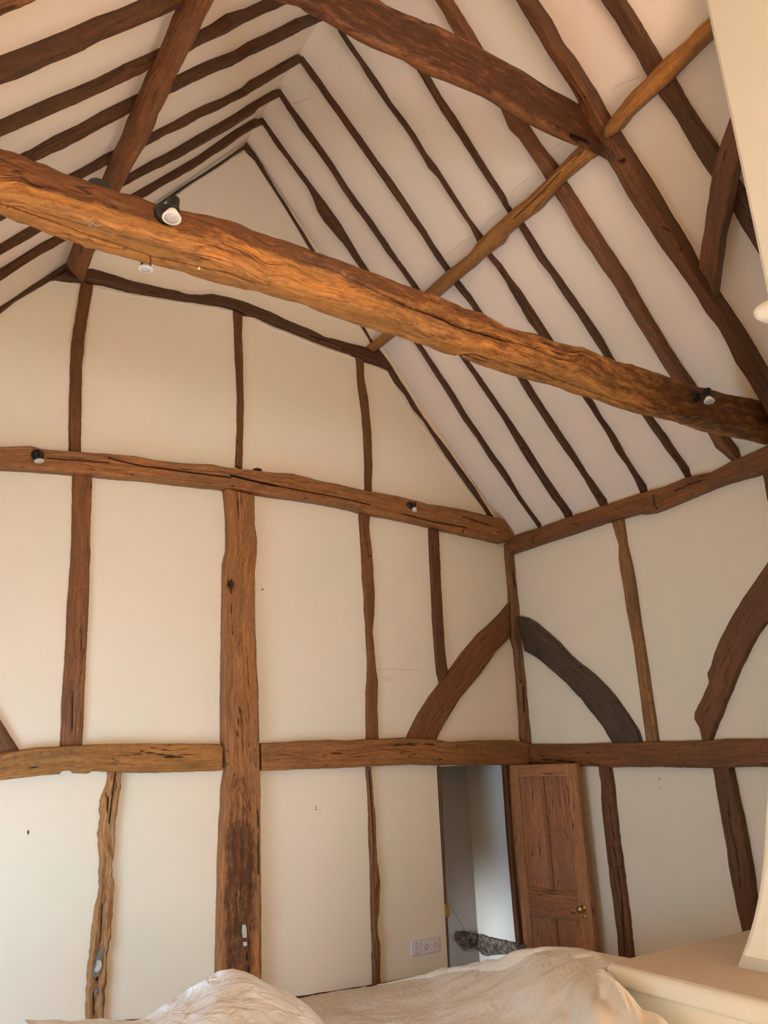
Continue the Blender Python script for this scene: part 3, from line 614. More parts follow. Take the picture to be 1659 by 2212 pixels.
# left slope rafters
LR = [
 ('A1655,765 A1600,790 A1500,850 A1400,920 A1300,980 A1200,1050 A1100,1100 A1000,1160 A900,1220 A860,1240 A395,1492 A330,1530 A200,1600 A100,1659 D0,100 -50,615',
  'B38,790 A1640,800 A1540,860 A1440,930 A1300,1030 A1200,1090 A1050,1180 A930,1250 A470,1510 A395,1550 A300,1600 D200,35 D130,80 D0,160 -50,640', .05, 'dark rafter of the left slope nearest the gable wall'),
 ('B155,570 B100,600 B0,655 A1600,690 A1500,750 A1400,810 A1300,870 A1200,920 A1100,980 A1000,1030 A900,1070 A820,1110 A150,1470 A0,1560 -50,555', 'B150,612 B60,665 B0,700 A1540,760 A1440,820 A1300,900 A1200,960 A1100,1020 A1000,1070 A900,1130 A790,1195 A240,1495 A120,1570 A0,1630 -50,575', .05,
  'dark rafter of the left slope, crossing behind the foot of the left purlin'),
 ('B302,340 B200,400 B100,460 B0,520 A1550,560 A1450,610 A1350,670 A1250,710 A1150,770 A1050,810 A985,840 A710,980 A640,1010 A560,1050 A480,1100 A0,1340', 'B292,388 B200,440 B100,500 B0,555 A1550,630 A1450,670 A1350,710 A1250,760 A1150,820 A1050,870 A940,930 A700,1040 A640,1080 A560,1125 A0,1415', .05,
  'dark rafter of the left slope reaching the ridge just under the collar end'),
 ('B405,90 B300,130 B200,185 B100,230 B0,280 A1550,310 A1450,370 A1350,410 A1250,450 A1130,510 A860,630 A760,680 A650,740 A500,820 A350,900 A160,970 A0,1050', 'B412,128 B300,165 B200,220 B100,270 B0,315 A1550,370 A1450,410 A1350,450 A1250,500 A1150,550 A1090,580 A820,710 A700,770 A550,860 A400,930 A270,1010 A0,1150', .055,
  'dark rafter of the left slope ending under the left end of the collar beam'),
 ('720,-45 B150,-20 B100,0 B0,40 A1500,100 A1400,160 A1275,210 A1000,345 A900,380 A750,450 A600,520 A450,580 A300,650 A150,710 A0,770 -50,280', '735,-50 B210,10 B100,60 B0,110 A1500,150 A1400,220 A1230,305 A960,430 A850,480 A700,560 A550,630 A400,690 A250,760 A100,830 A0,875 -50,315', .06,
  'dark rafter of the left slope between the broad rafter and the ridge collar'),
 ('500,-90 A1140,-110 A890,0 A750,60 A600,110 A450,180 A300,240 A150,300 A0,355 -60,145', '540,-60 A1250,20 A1130,70 A950,150 A800,210 A650,270 A540,330 A440,370 A350,410 A200,480 A100,520 A0,550 -60,210', .07,
  'broad brown rafter of the left slope in the upper left of the photo'),
]
for i, (a, b, pr, lab) in enumerate(LR):
    timber('rafter', 'roofL', a, b, pr, lab, 'raft', ext1=(0, W0+.02), ext0=(0, W0/2) if i > 3 else None, cat='rafter', tone=1.0 if i < 5 else 1.1, cross=9 if i < 5 else 14)
timber('rafter', 'roofL', '-60,-20 0,-45 150,-105', '-60,52 0,25 64,0 150,-40', .10, 'rafter just cut by the top left corner of the photo', 'red', ext0=(0, W0+.02), ext1=(0, W0/2), cat='rafter')

# purlins and wind brace
timber('purlin', 'roofR', 'E705,590 E770,545 E1095,220 E1150,170 E1220,110 E1300,50 E1360,0 B1400,1560 B1520,1450 B1600,1380 C0,1350 C100,1280 C210,1170 C300,1080 C370,1000 C430,945 C470,880',
 'E750,640 E880,540 E1195,262 E1300,170 E1400,90 E1485,10 B1600,1560 C0,1505 C100,1420 C200,1350 C280,1260 C370,1160 C450,1090 C520,1030 C570,1000 C620,930', .17,
 'orange-brown purlin under the right slope, from the gable wall to the collar joint', 'honey', back=.055, cross=18, cat='purlin', bevel=.03,
 grooves=[(PL('C30,1400 C200,1240 C330,1100'), 1.3, .008)], tone=.85)
timber('purlin', 'roofR', 'C610,800 C650,740 C700,680 C760,600 C850,520 C930,430 C1010,350 C1120,260 C1180,190 C1250,125 1560,5 1640,-75',
 'C670,870 C740,820 C800,740 C880,670 C960,600 C1040,530 C1100,460 C1180,380 C1280,280 1580,55 1670,-20', .17,
 'short orange-brown purlin running from the collar joint behind the fireplace hood', 'honey', back=.055, cross=18, cat='purlin', bevel=.03, tone=.85)
timber('purlin', 'roofL', '410,-60 A1140,30 A1100,110 A1060,220 A1010,340 A980,405 A940,465 A905,550 A860,660 A810,770 A780,860 A730,960 A700,1030 A650,1150 A480,1530 A430,1659 D425,60 D445,110',
 '500,-70 A1370,0 A1320,110 A1280,210 A1220,310 A1150,450 A1100,570 A1030,700 A990,810 A950,900 A900,980 A850,1060 A830,1110 A775,1215 A615,1600 D605,0 D575,70 D545,130', .17,
 'heavy brown purlin under the left slope, passing behind the tie beam', 'mid', ext0=(1, -5.5), back=.055, cross=20, cat='purlin', bevel=.025, step=.014,
 grooves=[(PL('A1085,370 A1040,460 A990,540 A960,610 A935,670'), 1.8, .02), (PL('A970,700'), 4, .015), (PL('A960,790'), 4, .015), (PL('A1190,230'), 5, .012)])
timber('wind_brace', 'roofR', 'F1300,225 F1260,150 F1210,90 C1215,1650 C1245,1480 C1260,1330 C1290,1170 C1310,1050 C1350,920 C1395,800 1583,235 1600,190',
 'F1345,270 F1355,200 F1370,80 C1380,1650 C1400,1480 C1440,1350 C1470,1170 1605,350 1625,290 1650,225 1668,180 1680,140', .19,
 'broad flat wind brace springing from the principal rafter beside the hood', 'red', back=.10, cross=14, cat='brace', tone=1.1)

# ------------------------------------------------------------------ the truss: collar beam and tie beam
freebeam('collar_beam', -2.55, '560,-95 700,-60 B810,0 B830,20 B950,75 B1050,110 B1150,150 B1260,200 B1400,270 B1500,330 C0,400 C100,450 C250,550 C400,630 C480,680 C560,740 C640,800 1350,300',
 '560,-35 B190,-35 B330,0 B430,60 B550,130 B700,210 B850,290 B1000,350 B1150,430 B1300,500 B1500,580 C0,655 C100,715 C250,790 C400,865 C550,925 C650,980 1350,345',
 '560,-25 B190,0 B230,20 B300,60 B400,130 B480,165 B600,230 B700,290 B780,330 B900,380 B1000,420 B1050,460 B1150,510 B1300,570 B1400,610 B1500,650 B1570,690 C0,730 C100,790 C200,840 C300,890 C400,930 C560,1000 C650,1040 1350,368',
 'cambered dark collar beam high under the ridge, spanning the roof truss', 'mid', int(topx(Vector((-3.56, -2.55, 5.2)))[0]), 1345, pat_shade=[(PL('560,-65 700,0 850,60 1099,180 1250,265 1345,330'), 58, .62)], bev=.012, rough=.004, cross=30,  # shade of the collar's front face painted along it
 grooves=[(PL('C400,885 C440,900 C510,925'), 4.5, .03), (PL('C480,855'), 2.5, .012), (PL('B1060,130 B1110,145'), 3, .012)])
tie = freebeam('tie_beam', -2.5, '-60,298 A0,925 A100,950 A200,1000 A300,1030 A400,1080 A480,1110 A600,1150 A680,1180 A780,1215 A900,1240 A1000,1280 A1150,1320 A1300,1350 A1450,1390 A1550,1420 B0,1455 B150,1500 B250,1530 B390,1590 E500,0 E650,50 E800,110 E1000,190 E1200,260 E1350,330 E1480,360 F0,440 F100,475 F200,500 F300,550 F420,570 F490,575 F600,630 F700,670 F800,690 F900,730 F1000,765 F1100,800 F1200,830 F1300,850 F1450,890 F1659,930 1720,880',
 '-60,395 A0,1240 A400,1360 A800,1480 A1200,1590 E0,130 E400,250 E700,350 E1000,440 E1300,560 F0,640 F150,700 F300,740 F450,780 F600,850 F700,900 F900,980 F1200,1050 F1400,1090 F1659,1160 1720,950',
 '-60,450 A0,1395 A60,1420 A150,1465 A250,1490 A350,1530 A450,1570 A600,1610 D530,0 D650,0 D750,25 D850,55 D1000,90 D1150,125 D1250,155 D1350,190 D1500,230 E0,265 E80,275 E200,320 E300,340 E400,370 E500,410 E600,440 E700,475 E800,510 E900,540 E1000,565 E1100,600 E1200,630 E1300,680 E1400,700 E1500,740 E1600,770 F0,780 F100,810 F250,855 F400,885 F480,920 F600,960 F700,990 F850,1040 F1000,1070 F1165,1105 F1180,1125 F1260,1145 F1350,1180 F1450,1195 F1550,1220 F1659,1240 1720,985',
 'massive cracked tie beam spanning the room, with spotlights fixed to it', 'honey', int(topx(Vector((W0+.02, -2.5, 3.7)))[0]), 1715, pat_shade=[(PL('-500,300 -60,380 600,600 1000,720'), 120, .30), (PL('-60,335 0,355 200,415 400,475 600,520 800,595 1000,665'), 42, .62), (PL('-60,325 400,450 800,570'), 30, .75), (PL('800,600 1000,680 1200,750 1400,830 1720,925'), 62, .52), (PL('1450,860 1720,930'), 70, .6), (PL('900,720 1200,830 1720,960'), 90, .36)], bev=.035, rough=.007, cross=130, step=4.0,
 grooves=[(PL('-20,428 A0,1310 A150,1360 A400,1450 A580,1520 A800,1590 A950,1640 E-650,95'), 2.6, .03), (PL('D950,15 D1150,55 D1280,88 D1450,120 E0,190'), 2.2, .02),
          (PL('E280,20 E500,90 E700,190 E900,290 E1000,340 E1150,390 E1300,460 F0,555'), 2.8, .03), (PL('F0,555 F150,590 F300,660 F400,680'), 1.6, .018), (PL('F0,690 F200,760 F400,840 F600,910 F800,975'), 2.0, .022),
          (PL('A0,1010 A120,1060 A220,1110'), 1.6, .015), (PL('A720,1315 A740,1322'), 3.5, .02), (PL('E1280,655 E1400,640 E1500,680'), 2.5, .018)])

# ------------------------------------------------------------------ spotlights
def spot(label, disc, hold, bulb, Yface, s=+1, r=0.032, rb=0.025, up=None, tilt=(0, -.25, -1), hdir=None):
    """disc, hold, bulb: pixel centres; Yface: y of the beam face the plate is screwed to"""
    D = onY(disc, Yface-.006*s) if s > 0 else onY(disc, Yface+.006)
    t = bpy.data.objects.new('spotlight', None); C.objects.link(t); t.location = D; t.empty_display_size = .03
    tag(t, label, 'light', None)
    nd = Vector((0, -s, 0))
    child(lathe('mounting_plate', D-nd*.008, nd, [(0, r), (.012, r), (.016, r*.9), (.018, r*.5)], M_BLACK), t)
    Yh = Yface-.062*s
    H = onY(hold, Yh); B = onY(bulb, Yh-.004*s)
    d = (B-H).normalized() if hdir is None else Vector(hdir).normalized()
    arm0 = D+nd*.008; v = (H-arm0)
    child(lathe('arm', arm0, v, [(0, .0055), (v.length, .0055)], M_BLACK, 10), t)
    L_ = (B-H).length
    child(lathe('lamp_holder', H-d*.022, d, [(0, rb*.4), (.002, rb*.66), (.042, rb*.66), (.043, rb*.74), (.054, rb*.74)], M_BLACK), t)
    bl = child(lathe('bulb', H+d*.022, d, [(0, .012), (.010, .016), (max(.018, L_-.022), rb), (max(.022, L_-.018), rb)], M_BULB), t)
    ln = lathe('lens', H+d*(max(.022, L_-.018)+.022-.0005), d, [(0, rb*.80), (.0015, rb*.78), (.0018, rb*.2)], M_LENS); ln.location -= t.location+bl.location; ln.parent = bl
    return t
spot('black spotlight with white bulb on the tie beam, leftmost and largest of those seen', (358, 462), (374, 440), (371, 470), -2.5, r=.040, rb=.033)
spot('black spotlight with white bulb on the right end of the tie beam', (1505, 854), (1529, 848), (1532, 866), -2.5, r=.034, rb=.028)
spot('spotlight hidden behind the tie beam, only its round white bulb face showing', (312, 535), (316, 556), (315, 580), -2.36, s=-1, r=.025, rb=.026)
spot('black spotlight plate peeping over the tie beam beside the left purlin', (213, 410), (207, 428), (205, 450), -2.37, s=-1, r=.044, rb=.024)
spot('black spotlight with white bulb at the left end of the end-wall plate', (81.5, 983), (83, 982), (84.5, 995), -.085, r=.036, rb=.027)
spot('small black spotlight on the end-wall plate right of the gable studs', (886, 1091), (896, 1091), (895, 1103), -.085, r=.028, rb=.018)
d_ = onY((556, 1016), -.05)
o = lathe('lamp_plate', d_+Vector((0, 0, -.006)), (0, 0, 1), [(0, .03), (.012, .03), (.016, .02)], M_BLACK)
tag(o, 'flat black lamp plate on top of the end-wall plate above the wide post', 'light')

# ------------------------------------------------------------------ sockets
Yp = 0
a = onY((886.5, 2033), 0); b = onY((910, 2060), 0); c2 = onY((947.5, 2053), 0); zc = onY((909, 2046), 0).z
def socket_root(x, label):
    t = bpy.data.objects.new('wall_socket', None); C.objects.link(t); t.location = (x, 0, zc); tag(t, label, 'socket'); return t
zt, zb = zc+.046, zc-.042
s1 = socket_root((a.x+b.x)/2, 'single white outlet plate left of the double socket')
child(box('plate', (a.x, -.012, zb), (b.x-.001, 0.002, zt), M_PLASTIC, .003), s1)
xm = (a.x+b.x)/2
for dx, dz, r in ((0, .031, .0035), (0, .008, .0035), (-.007, -.006, .002), (.006, -.004, .002), (0, -.030, .0035)):
    child(lathe('hole', (xm+dx, -.0125, zc+dz), (0, 1, 0), [(0, r), (.002, r)], M_HOLE, 10), s1)
s2 = socket_root((b.x+c2.x)/2, 'double white wall socket with rocker switches by the doorway')
child(box('plate', (b.x+.001, -.012, zb), (c2.x, 0.002, zt), M_PLASTIC, .003), s2)
wd = c2.x-b.x
for f in (.25, .78):
    x = b.x+wd*f
    for dx, dz, hx, hz in ((0, .012, .0022, .005), (-.013, -.004, .003, .0028), (.013, -.004, .003, .0028), (-.006, -.017, .0022, .0028), (.007, -.017, .0022, .0028)):
        child(box('hole', (x+dx-hx, -.0128, zc+dz-hz), (x+dx+hx, -.0105, zc+dz+hz), M_HOLE), s2)
for f in (.46, .54):
    x = b.x+wd*f
    child(box('switch', (x-.006, -.018, zc+.014), (x+.006, -.010, zc+.034), M_PLASTIC, .002), s2)

# ------------------------------------------------------------------ small marks on the plaster
def mark(parent, plane, px, mat, off=.002, name='screw_hole'): return patch(name, parent, plane, px, off, mat)
mark(wall_end, 'end', disc_px(61, 1798, 2.0, 8, 5), M_HOLE); mark(wall_end, 'end', disc_px(683, 1743, 1.4, 8), M_HOLE); mark(wall_end, 'end', disc_px(683, 1748.5, 1.4, 8), M_HOLE)
mark(wall_right, 'right', disc_px(1424, 1682, 1.3, 8), M_HOLE); mark(wall_right, 'right', disc_px(1424, 1703, 1.0, 8), M_HOLE)
mark(wall_end, 'end', disc_px(567, 1273, 2.6, 8, 2), M_GREYPATCH, name='plaster_mark')
mark(wall_end, 'end', 'H800,1065 H830,1072 H890,1075 H890,1100 H850,1105 H825,1090', M_PEACH, name='paint_mark')
def crack(parent, plane, s, wpx=.8, mat=M_WEB):
    p = PL(s); up_ = []; dn = []
    for i, q in enumerate(p):
        a_ = p[max(0, i-1)]; b_ = p[min(len(p)-1, i+1)]; dx, dy = b_[0]-a_[0], b_[1]-a_[1]; l = math.hypot(dx, dy)
        up_.append((q[0]-dy/l*wpx*.5, q[1]+dx/l*wpx*.5)); dn.append((q[0]+dy/l*wpx*.5, q[1]-dx/l*wpx*.5))
    n, P0 = PLANES[plane]; U = [hit(q, n, P0+n*.002) for q in up_]; Dn = [hit(q, n, P0+n*.002) for q in dn]
    k = len(U); V = U+Dn; F = [(i, i+1, k+i+1, k+i) for i in range(k-1)]
    o = from_py('crack', V, F, mat, False); child(o, parent)
crack(ceiling, 'roofR', 'B1215,1640 B1290,1590 B1340,1540 B1400,1510')
crack(ceiling, 'roofR', 'B1440,1480 B1480,1440 B1520,1390 B1590,1340 B1650,1270')
crack(ceiling, 'roofR', 'C0,1270 C40,1210 C100,1160 C180,1100 C215,1150')
crack(ceiling, 'roofR', 'C265,968 C300,935 C350,905')
crack(ceiling, 'roofR', 'C660,580 C700,545 C760,520 C840,490', 1.0)
crack(ceiling, 'roofR', 'B225,665 B280,655 B320,640 B358,625 B360,600', 1.2)
crack(ceiling, 'roofR', 'E1030,195 E1080,150 E1150,85', .6)
crack(wall_end, 'end', 'H790,1025 H900,1024 H1060,1032', .7)

def lip(plane, s_, parent, mat, rad=.006):
    n, P0 = PLANES[plane]; p = resample([hit(q, n, P0+n*.001) for q in PL(s_)], 160); pts = []
    bm = bmesh.new(); rings = []
    for i, P in enumerate(p):
        d = (p[min(i+1, 159)]-p[max(i-1, 0)]).normalized(); sd = d.cross(n).normalized()
        P = P+sd*noise.noise(P*25)*.006; rr = rad*(1+.7*noise.noise(P*40)); 
        rings.append([bm.verts.new(P+sd*math.cos(t)*rr*1.3+n*math.sin(t)*rr*.7) for t in [2*math.pi*k/8 for k in range(8)]])
    for a_, b_ in zip(rings, rings[1:]):
        for k in range(8): bm.faces.new((a_[k], a_[(k+1) % 8], b_[(k+1) % 8], b_[k]))
    o = bm_obj('plaster_lip', bm, mat, True); child(o, parent)
for q in ('D340,172 D500,195 D620,215 D800,255 D1000,288 D1200,318 D1480,362', 'E0,420 E120,475 E300,545 E450,605 E640,665', 'E710,705 E780,728 E850,752', 'E850,752 E900,850 E980,985 E1080,1110 E1200,1290 E1300,1430 E1450,1640',
          'A1570,968 A1480,1022 A1380,1092 A1250,1172 A1110,1268', 'D590,215 D560,500 D542,700', 'D1655,712', 'E350,500 E480,545 E600,580 E690,590', 'D1130,215 D1200,235 D1290,238 D1350,232 D1450,250', 'D500,210 D475,350 D440,560'):
    if len(q.split()) > 1: lip('end', q, wall_end, M_WALL, .005)
p = PL('430,580')[0]; P = onY(p, -2.5)
child(lathe('white_pin', P+Vector((0, .004, 0)), (0, -1, 0), [(0, .004), (.006, .004)], M_BULB, 10), tie)

# ------------------------------------------------------------------ the open panelled door
zl = onY((1129, 1913), -.03).z
Hg = Vector((onY((1104, 1700), -.04).x, -.04, 0))
Lt = onY((1243, 1653), -.62); Lb = onY((1275, 1927), -.62)
Le = Vector(((Lt.x+Lb.x)/2, -.62, 0))
u_ = (Le-Hg).normalized(); t_ = Vector((-u_.y, u_.x, 0)); Wd = (Le-Hg).length; ztop = 1.785
if t_.x < 0: t_ = -t_
door = bpy.data.objects.new('panelled_door', None); C.objects.link(door); door.location = Hg
ang = math.atan2(u_.y, u_.x); door.rotation_euler = (0, 0, ang)
tag(door, 'open waxed pine four-panel door leaning back beside the doorway', 'door')
# local frame: x along the leaf from the hinge, y = across; the seen face looks to local side sgn
loc_t = Matrix.Rotation(-ang, 3, 'Z') @ t_; sg = 1 if loc_t.y > 0 else -1   # sg*y is the hidden side
TH = .048
def dpart(name, x0, x1, z0, z1, d0, d1, mat=M_PINE, bev=.002, tint=(0.36, 0.150, 0.05), along='z', parent=None):
    ya, yb = sorted((sg*d0, sg*d1)); bm = bmesh.new(); bm_box(bm, (x0, ya, z0), (x1, yb, z1), bev)
    lay = bm.loops.layers.uv.new('UVMap')
    for f in bm.faces:
        for lp in f.loops:
            c = lp.vert.co; lp[lay].uv = (c.z, c.x+c.y) if along == 'z' else (c.x, c.z+c.y)
    bmesh.ops.recalc_face_normals(bm, faces=bm.faces)
    me = bpy.data.meshes.new(name); bm.to_mesh(me); bm.free(); o = link(name, me, mat, None, False)
    cen = Vector(((x0+x1)/2, (ya+yb)/2, (z0+z1)/2)); me.transform(Matrix.Translation(-cen)); o.location = cen; o.parent = parent or door
    o.color = (*tint, 1); return o
ST = .095; z1l, z2l = zl-.185, zl
dpart('stile', 0, ST*.8, .01, ztop, 0, TH); dpart('stile', Wd-ST, Wd, .01, ztop, 0, TH, tint=(0.38, 0.16, 0.05))
dpart('rail', ST*.8, Wd-ST, ztop-.085, ztop, 0, TH, along='x'); dpart('rail', ST*.8, Wd-ST, z1l, z2l, 0, TH, along='x', tint=(0.31, 0.115, 0.04))
dpart('rail', ST*.8, Wd-ST, .01, .2, 0, TH, along='x')
cm = ST*.8+(Wd-ST*1.8)*.5
for zA, zB in ((z2l, ztop-.085), (.2, z1l)):
    dpart('muntin', cm-.012, cm+.012, zA, zB, .003, TH-.004, tint=(0.24, 0.09, 0.03), bev=.004)
    dpart('panel', ST*.8, cm-.012, zA, zB, .014, TH-.014, tint=(0.33, 0.13, 0.05), bev=0); dpart('panel', cm+.012, Wd-ST, zA, zB, .014, TH-.014, tint=(0.31, 0.12, 0.045), bev=0)
kz = onY((1252, 1966), -.58).z
def dl_(name, x, d, z, prof, mat, seg=20):
    bm = bmesh.new(); bm_lathe(bm, (0, 0, 0), (0, -sg, 0), prof, seg); bmesh.ops.recalc_face_normals(bm, faces=bm.faces)
    me = bpy.data.meshes.new(name); bm.to_mesh(me); bm.free(); o = link(name, me, mat, None, True); o.location = (x, sg*d, z); o.parent = door; return o
kx = Wd-.062
dl_('door_knob', kx, 0, kz, [(0, .024), (.003, .024), (.006, .020), (.008, .009), (.026, .008), (.030, .014), (.036, .021), (.045, .024), (.054, .021), (.059, .012), (.061, .002)], M_BRASS)
dl_('keyhole_cover', kx+.002, 0, kz-.05, [(0, .013), (.002, .013), (.003, .011)], M_BRASS)
dpart('mortice', Wd-.001, Wd+.001, kz-.035, kz+.012, TH*.3, TH*.55, M_IRON, 0)
bm = bmesh.new(); bm_lathe(bm, (0, 0, 0), (0, sg, 0), [(0, .018), (.003, .018), (.02, .008), (.03, .018), (.04, .012)], 16); bmesh.ops.recalc_face_normals(bm, faces=bm.faces)
me = bpy.data.meshes.new('door_knob'); bm.to_mesh(me); bm.free(); o = link('door_knob', me, M_IRON); o.location = (kx, sg*TH, kz-.01); o.parent = door
o['label'] = 'dark knob on the far side of the door'

# brass strike plate on the left door edge, cable inside the passage
p1 = onY((961, 1953), -.014); p2 = onY((970, 1980), -.014)
o = box('strike_plate', (p1.x, -.02, p2.z), (p2.x+.004, -.008, p1.z), M_BRASS, .002); tag(o, 'brass strike plate on the left edge of the doorway', 'latch')
def tube(name, pts, r, mat, seg=6):
    bm = bmesh.new(); rings = []
    for i, p in enumerate(pts):
        d = (pts[min(i+1, len(pts)-1)]-pts[max(i-1, 0)]).normalized(); a_ = d.orthogonal().normalized(); b_ = d.cross(a_)
        rings.append([bm.verts.new(p+(a_*math.cos(t)+b_*math.sin(t))*r) for t in [2*math.pi*k/seg for k in range(seg)]])
    for p, q in zip(rings, rings[1:]):
        for i in range(seg): bm.faces.new((p[i], p[(i+1) % seg], q[(i+1) % seg], q[i]))
    bm.faces.new(rings[0]); bm.faces.new(rings[-1][::-1]); return bm_obj(name, bm, mat, True)
tag(tube('thin_cable', [onY((973, 1958), .14), onY((987, 1980), .3), onY((1004, 2008), .42)], .0014, M_IRON), 'thin dark cable slanting down inside the doorway', 'cable')

# broken lower wall inside the passage: the plaster has come off above the foot of the wall
def rubble():
    top = PL('978,2022 985,2013 1003,2012 1022,2016 1038,2018 1060,2026 1085,2030 1105,2035 1140,2043')
    bot = PL('978,2024 990,2040 1000,2052 1004,2055 1014,2050 1025,2045 1040,2062 1052,2066 1066,2063 1090,2062 1145,2072')
    V = []; F = []; n = 90; mrows = 20
    for i in range(n):
        f = i/(n-1); x = 979+f*(1134-979); yt = interp_y(top, x); yb_ = interp_y(bot, x)
        for k in range(mrows):
            g = k/(mrows-1); q = (x, yt+(yb_-yt)*g); P = onY(q, YP-.012); nv = Vector((0, -1, 0))
            if P.x > px_w-.016: P = onX(q, px_w-.016); nv = Vector((-1, 0, 0))
            hgt = math.sin(g*math.pi)**.5*.012+noise.noise(P*30)*.010+noise.noise(P*80)*.007
            V.append(P+nv*hgt+Vector((0, 0, noise.noise(P*40)*.006)))
    for i in range(n-1):
        for k in range(mrows-1):
            a_ = i*mrows+k; F.append((a_, a_+1, a_+mrows+1, a_+mrows))
    m0 = len(V)
    for k, off in ((0, Vector((.05, .06, 0))), (mrows-1, Vector((.05, .06, 0)))):
        b0 = len(V)
        for i in range(n): V.append(V[i*mrows+k]+off)
        for i in range(n-1): F.append((i*mrows+k, (i+1)*mrows+k, b0+i+1, b0+i))
    return from_py('broken_plaster', V, F, M_RUBBLE)
rb_ = rubble(); rb_['label'] = 'band of exposed grey-brown rubble where plaster has fallen off'
child(rb_, bpy.data.objects['wall_passage_back'])

# ------------------------------------------------------------------ fireplace hood and mantel shelf on the right
ZS = 1.22
base = onZ((1587, 2088), ZS)
def yf(z): return base.y+(-3.36-base.y)*min(1, max(0, (z-ZS)/.9))**.5
prof = []
for px in [(1586.8, 2087.7), (1597, 2062), (1607.4, 2034.6), (1615, 2010), (1622, 1984.5), (1629, 1953), (1635.4, 1920), (1644, 1855), (1648.7, 1766), (1654.6, 1678), (1657, 1560), (1657.6, 1300), (1657.8, 1000), (1658, 800), (1658, 700)]:
    y = base.y
    for _ in range(8): P = onY(px, y); y = yf(P.z)
    prof.append((P.x, y, P.z))
prof[0] = (base.x, base.y, ZS)
low = prof[-1]
def shell(name, rows, mat, smooth=True, xr=-.0, ynear=-4.7):
    """square plan loft: far-left corner given per row; reaches the right wall and comes toward the camera"""
    V = []; F = []
    for (x, y, z) in rows:
        r = .02
        V += [Vector((xr, y, z)), Vector((x+r, y, z)), Vector((x+r*.3, y-r*.3, z)), Vector((x, y-r, z)), Vector((x, ynear+(y+3.4)*-1, z)), Vector((xr, ynear, z))]
    k = 6
    for i in range(len(rows)-1):
        for j in range(k): F.append((i*k+j, i*k+(j+1) % k, (i+1)*k+(j+1) % k, (i+1)*k+j))
    F.append(tuple(range(k))); F.append(tuple((len(rows)-1)*k+j for j in range(k))[::-1])
    o = from_py(name, V, F, mat, False); return o
hood = bpy.data.objects.new('fireplace_hood', None); C.objects.link(hood); hood.location = (-1.2, -3.8, 0)
tag(hood, 'cream plastered fireplace hood with flared foot and mantel shelf at the right edge', 'fireplace')
child(shell('flared_hood', prof, M_HOOD), hood)
us = onY((1657, 650), -3.36); ux = us.x; uz0 = low[2]-.02
zroof = ZP-S*ux
child(shell('upper_shaft', [(ux, -3.36, uz0), (ux, -3.36, zroof-.02)], M_HOOD), hood)
mz = onY((1645, 675), -3.36); mr = .038; ro = []
for i in range(13):
    t = math.pi*i/12; ro.append((mz.x+.010-math.sin(t)*.035, -3.36+math.sin(t)*.03, mz.z-mr+2*mr*(1-math.cos(t))/2))
child(shell('roll_moulding', ro, M_HOOD), hood)
sc_ = onZ((1305, 2081), ZS); sx, sy = sc_.x, sc_.y
bm = bmesh.new(); bm_box(bm, (sx, -4.7, ZS-.062), (0, sy, ZS-.004), .014); child(bm_obj('mantel_shelf', bm, M_HOOD, True), hood)
bm = bmesh.new(); bm_box(bm, (sx+.016, -4.7, ZS-.006), (0, sy-.012, ZS+.001), 0); o = child(bm_obj('shelf_top', bm, M_SHELF_SHADE), hood); o['label'] = 'top of the shelf, its shade coloured in dull brown'
bm = bmesh.new(); bm_box(bm, (sx+.03, -4.7, 0), (0, sy-.03, ZS-.06), .01); child(bm_obj('surround', bm, M_HOOD), hood)

# ------------------------------------------------------------------ dust sheets
def catmull(c, t):
    n = len(c)-1; s = min(n-1e-6, max(0, t*n)); i = int(s); f = s-i
    p0, p1, p2, p3 = c[max(0, i-1)], c[i], c[min(n, i+1)], c[min(n, i+2)]
    return 0.5*((2*p1)+(p2-p0)*f+(2*p0-5*p1+4*p2-p3)*f*f+(3*p1-p0-3*p2+p3)*f**3)
def sheet(name, cols, mat, label, nu=220, nv=120, fold=.02, seed=3.0, clampx=False, crest=3):
    V = []; F = []
    for i in range(nu):
        u = i/(nu-1)
        for j in range(nv):
            v = j/(nv-1); P = catmull([catmull(c, v) for c in cols], u)
            V.append(P)
    # displaced along the surface normal with crumpled ridges
    W = []
    for i in range(nu):
        for j in range(nv):
            P = V[i*nv+j]; a_ = V[min(nu-1, i+1)*nv+j]-V[max(0, i-1)*nv+j]; b_ = V[i*nv+min(nv-1, j+1)]-V[i*nv+max(0, j-1)]
            n = a_.cross(b_)
            n = n.normalized() if n.length > 1e-9 else Vector((0, 0, 1))
            if n.dot(CAM-P) < 0: n = -n
            q = Vector((P.x*3.2+P.y*1.5, P.y*1.6-P.x*.6, P.z*2.5+seed))
            f1 = 1-abs(noise.noise(q*1.0))*2; f2 = 1-abs(noise.noise(q*2.6+Vector((5, 1, 2))))*2; f3 = 1-abs(noise.noise(q*7.0))*2
            ed = min(1, abs(j/(nv-1)-crest/(len(cols[0])-1))*6)
            Q = P+n*(fold*(f1*.9+f2*.45+f3*.15)-fold*.6)*(.25+.75*ed)*(min(1, (1-i/(nu-1))*9+.05) if clampx else 1)
            if clampx and Q.y < sy+.03 and Q.x > sx-.014: Q.x = sx-.014
            Q.y = min(Q.y, -.014); W.append(Q)
    for i in range(nu-1):
        for j in range(nv-1):
            a_ = i*nv+j; F.append((a_, a_+1, a_+nv+1, a_+nv))
    o = from_py(name, W, F, mat); tag(o, label, 'dust sheet'); return o
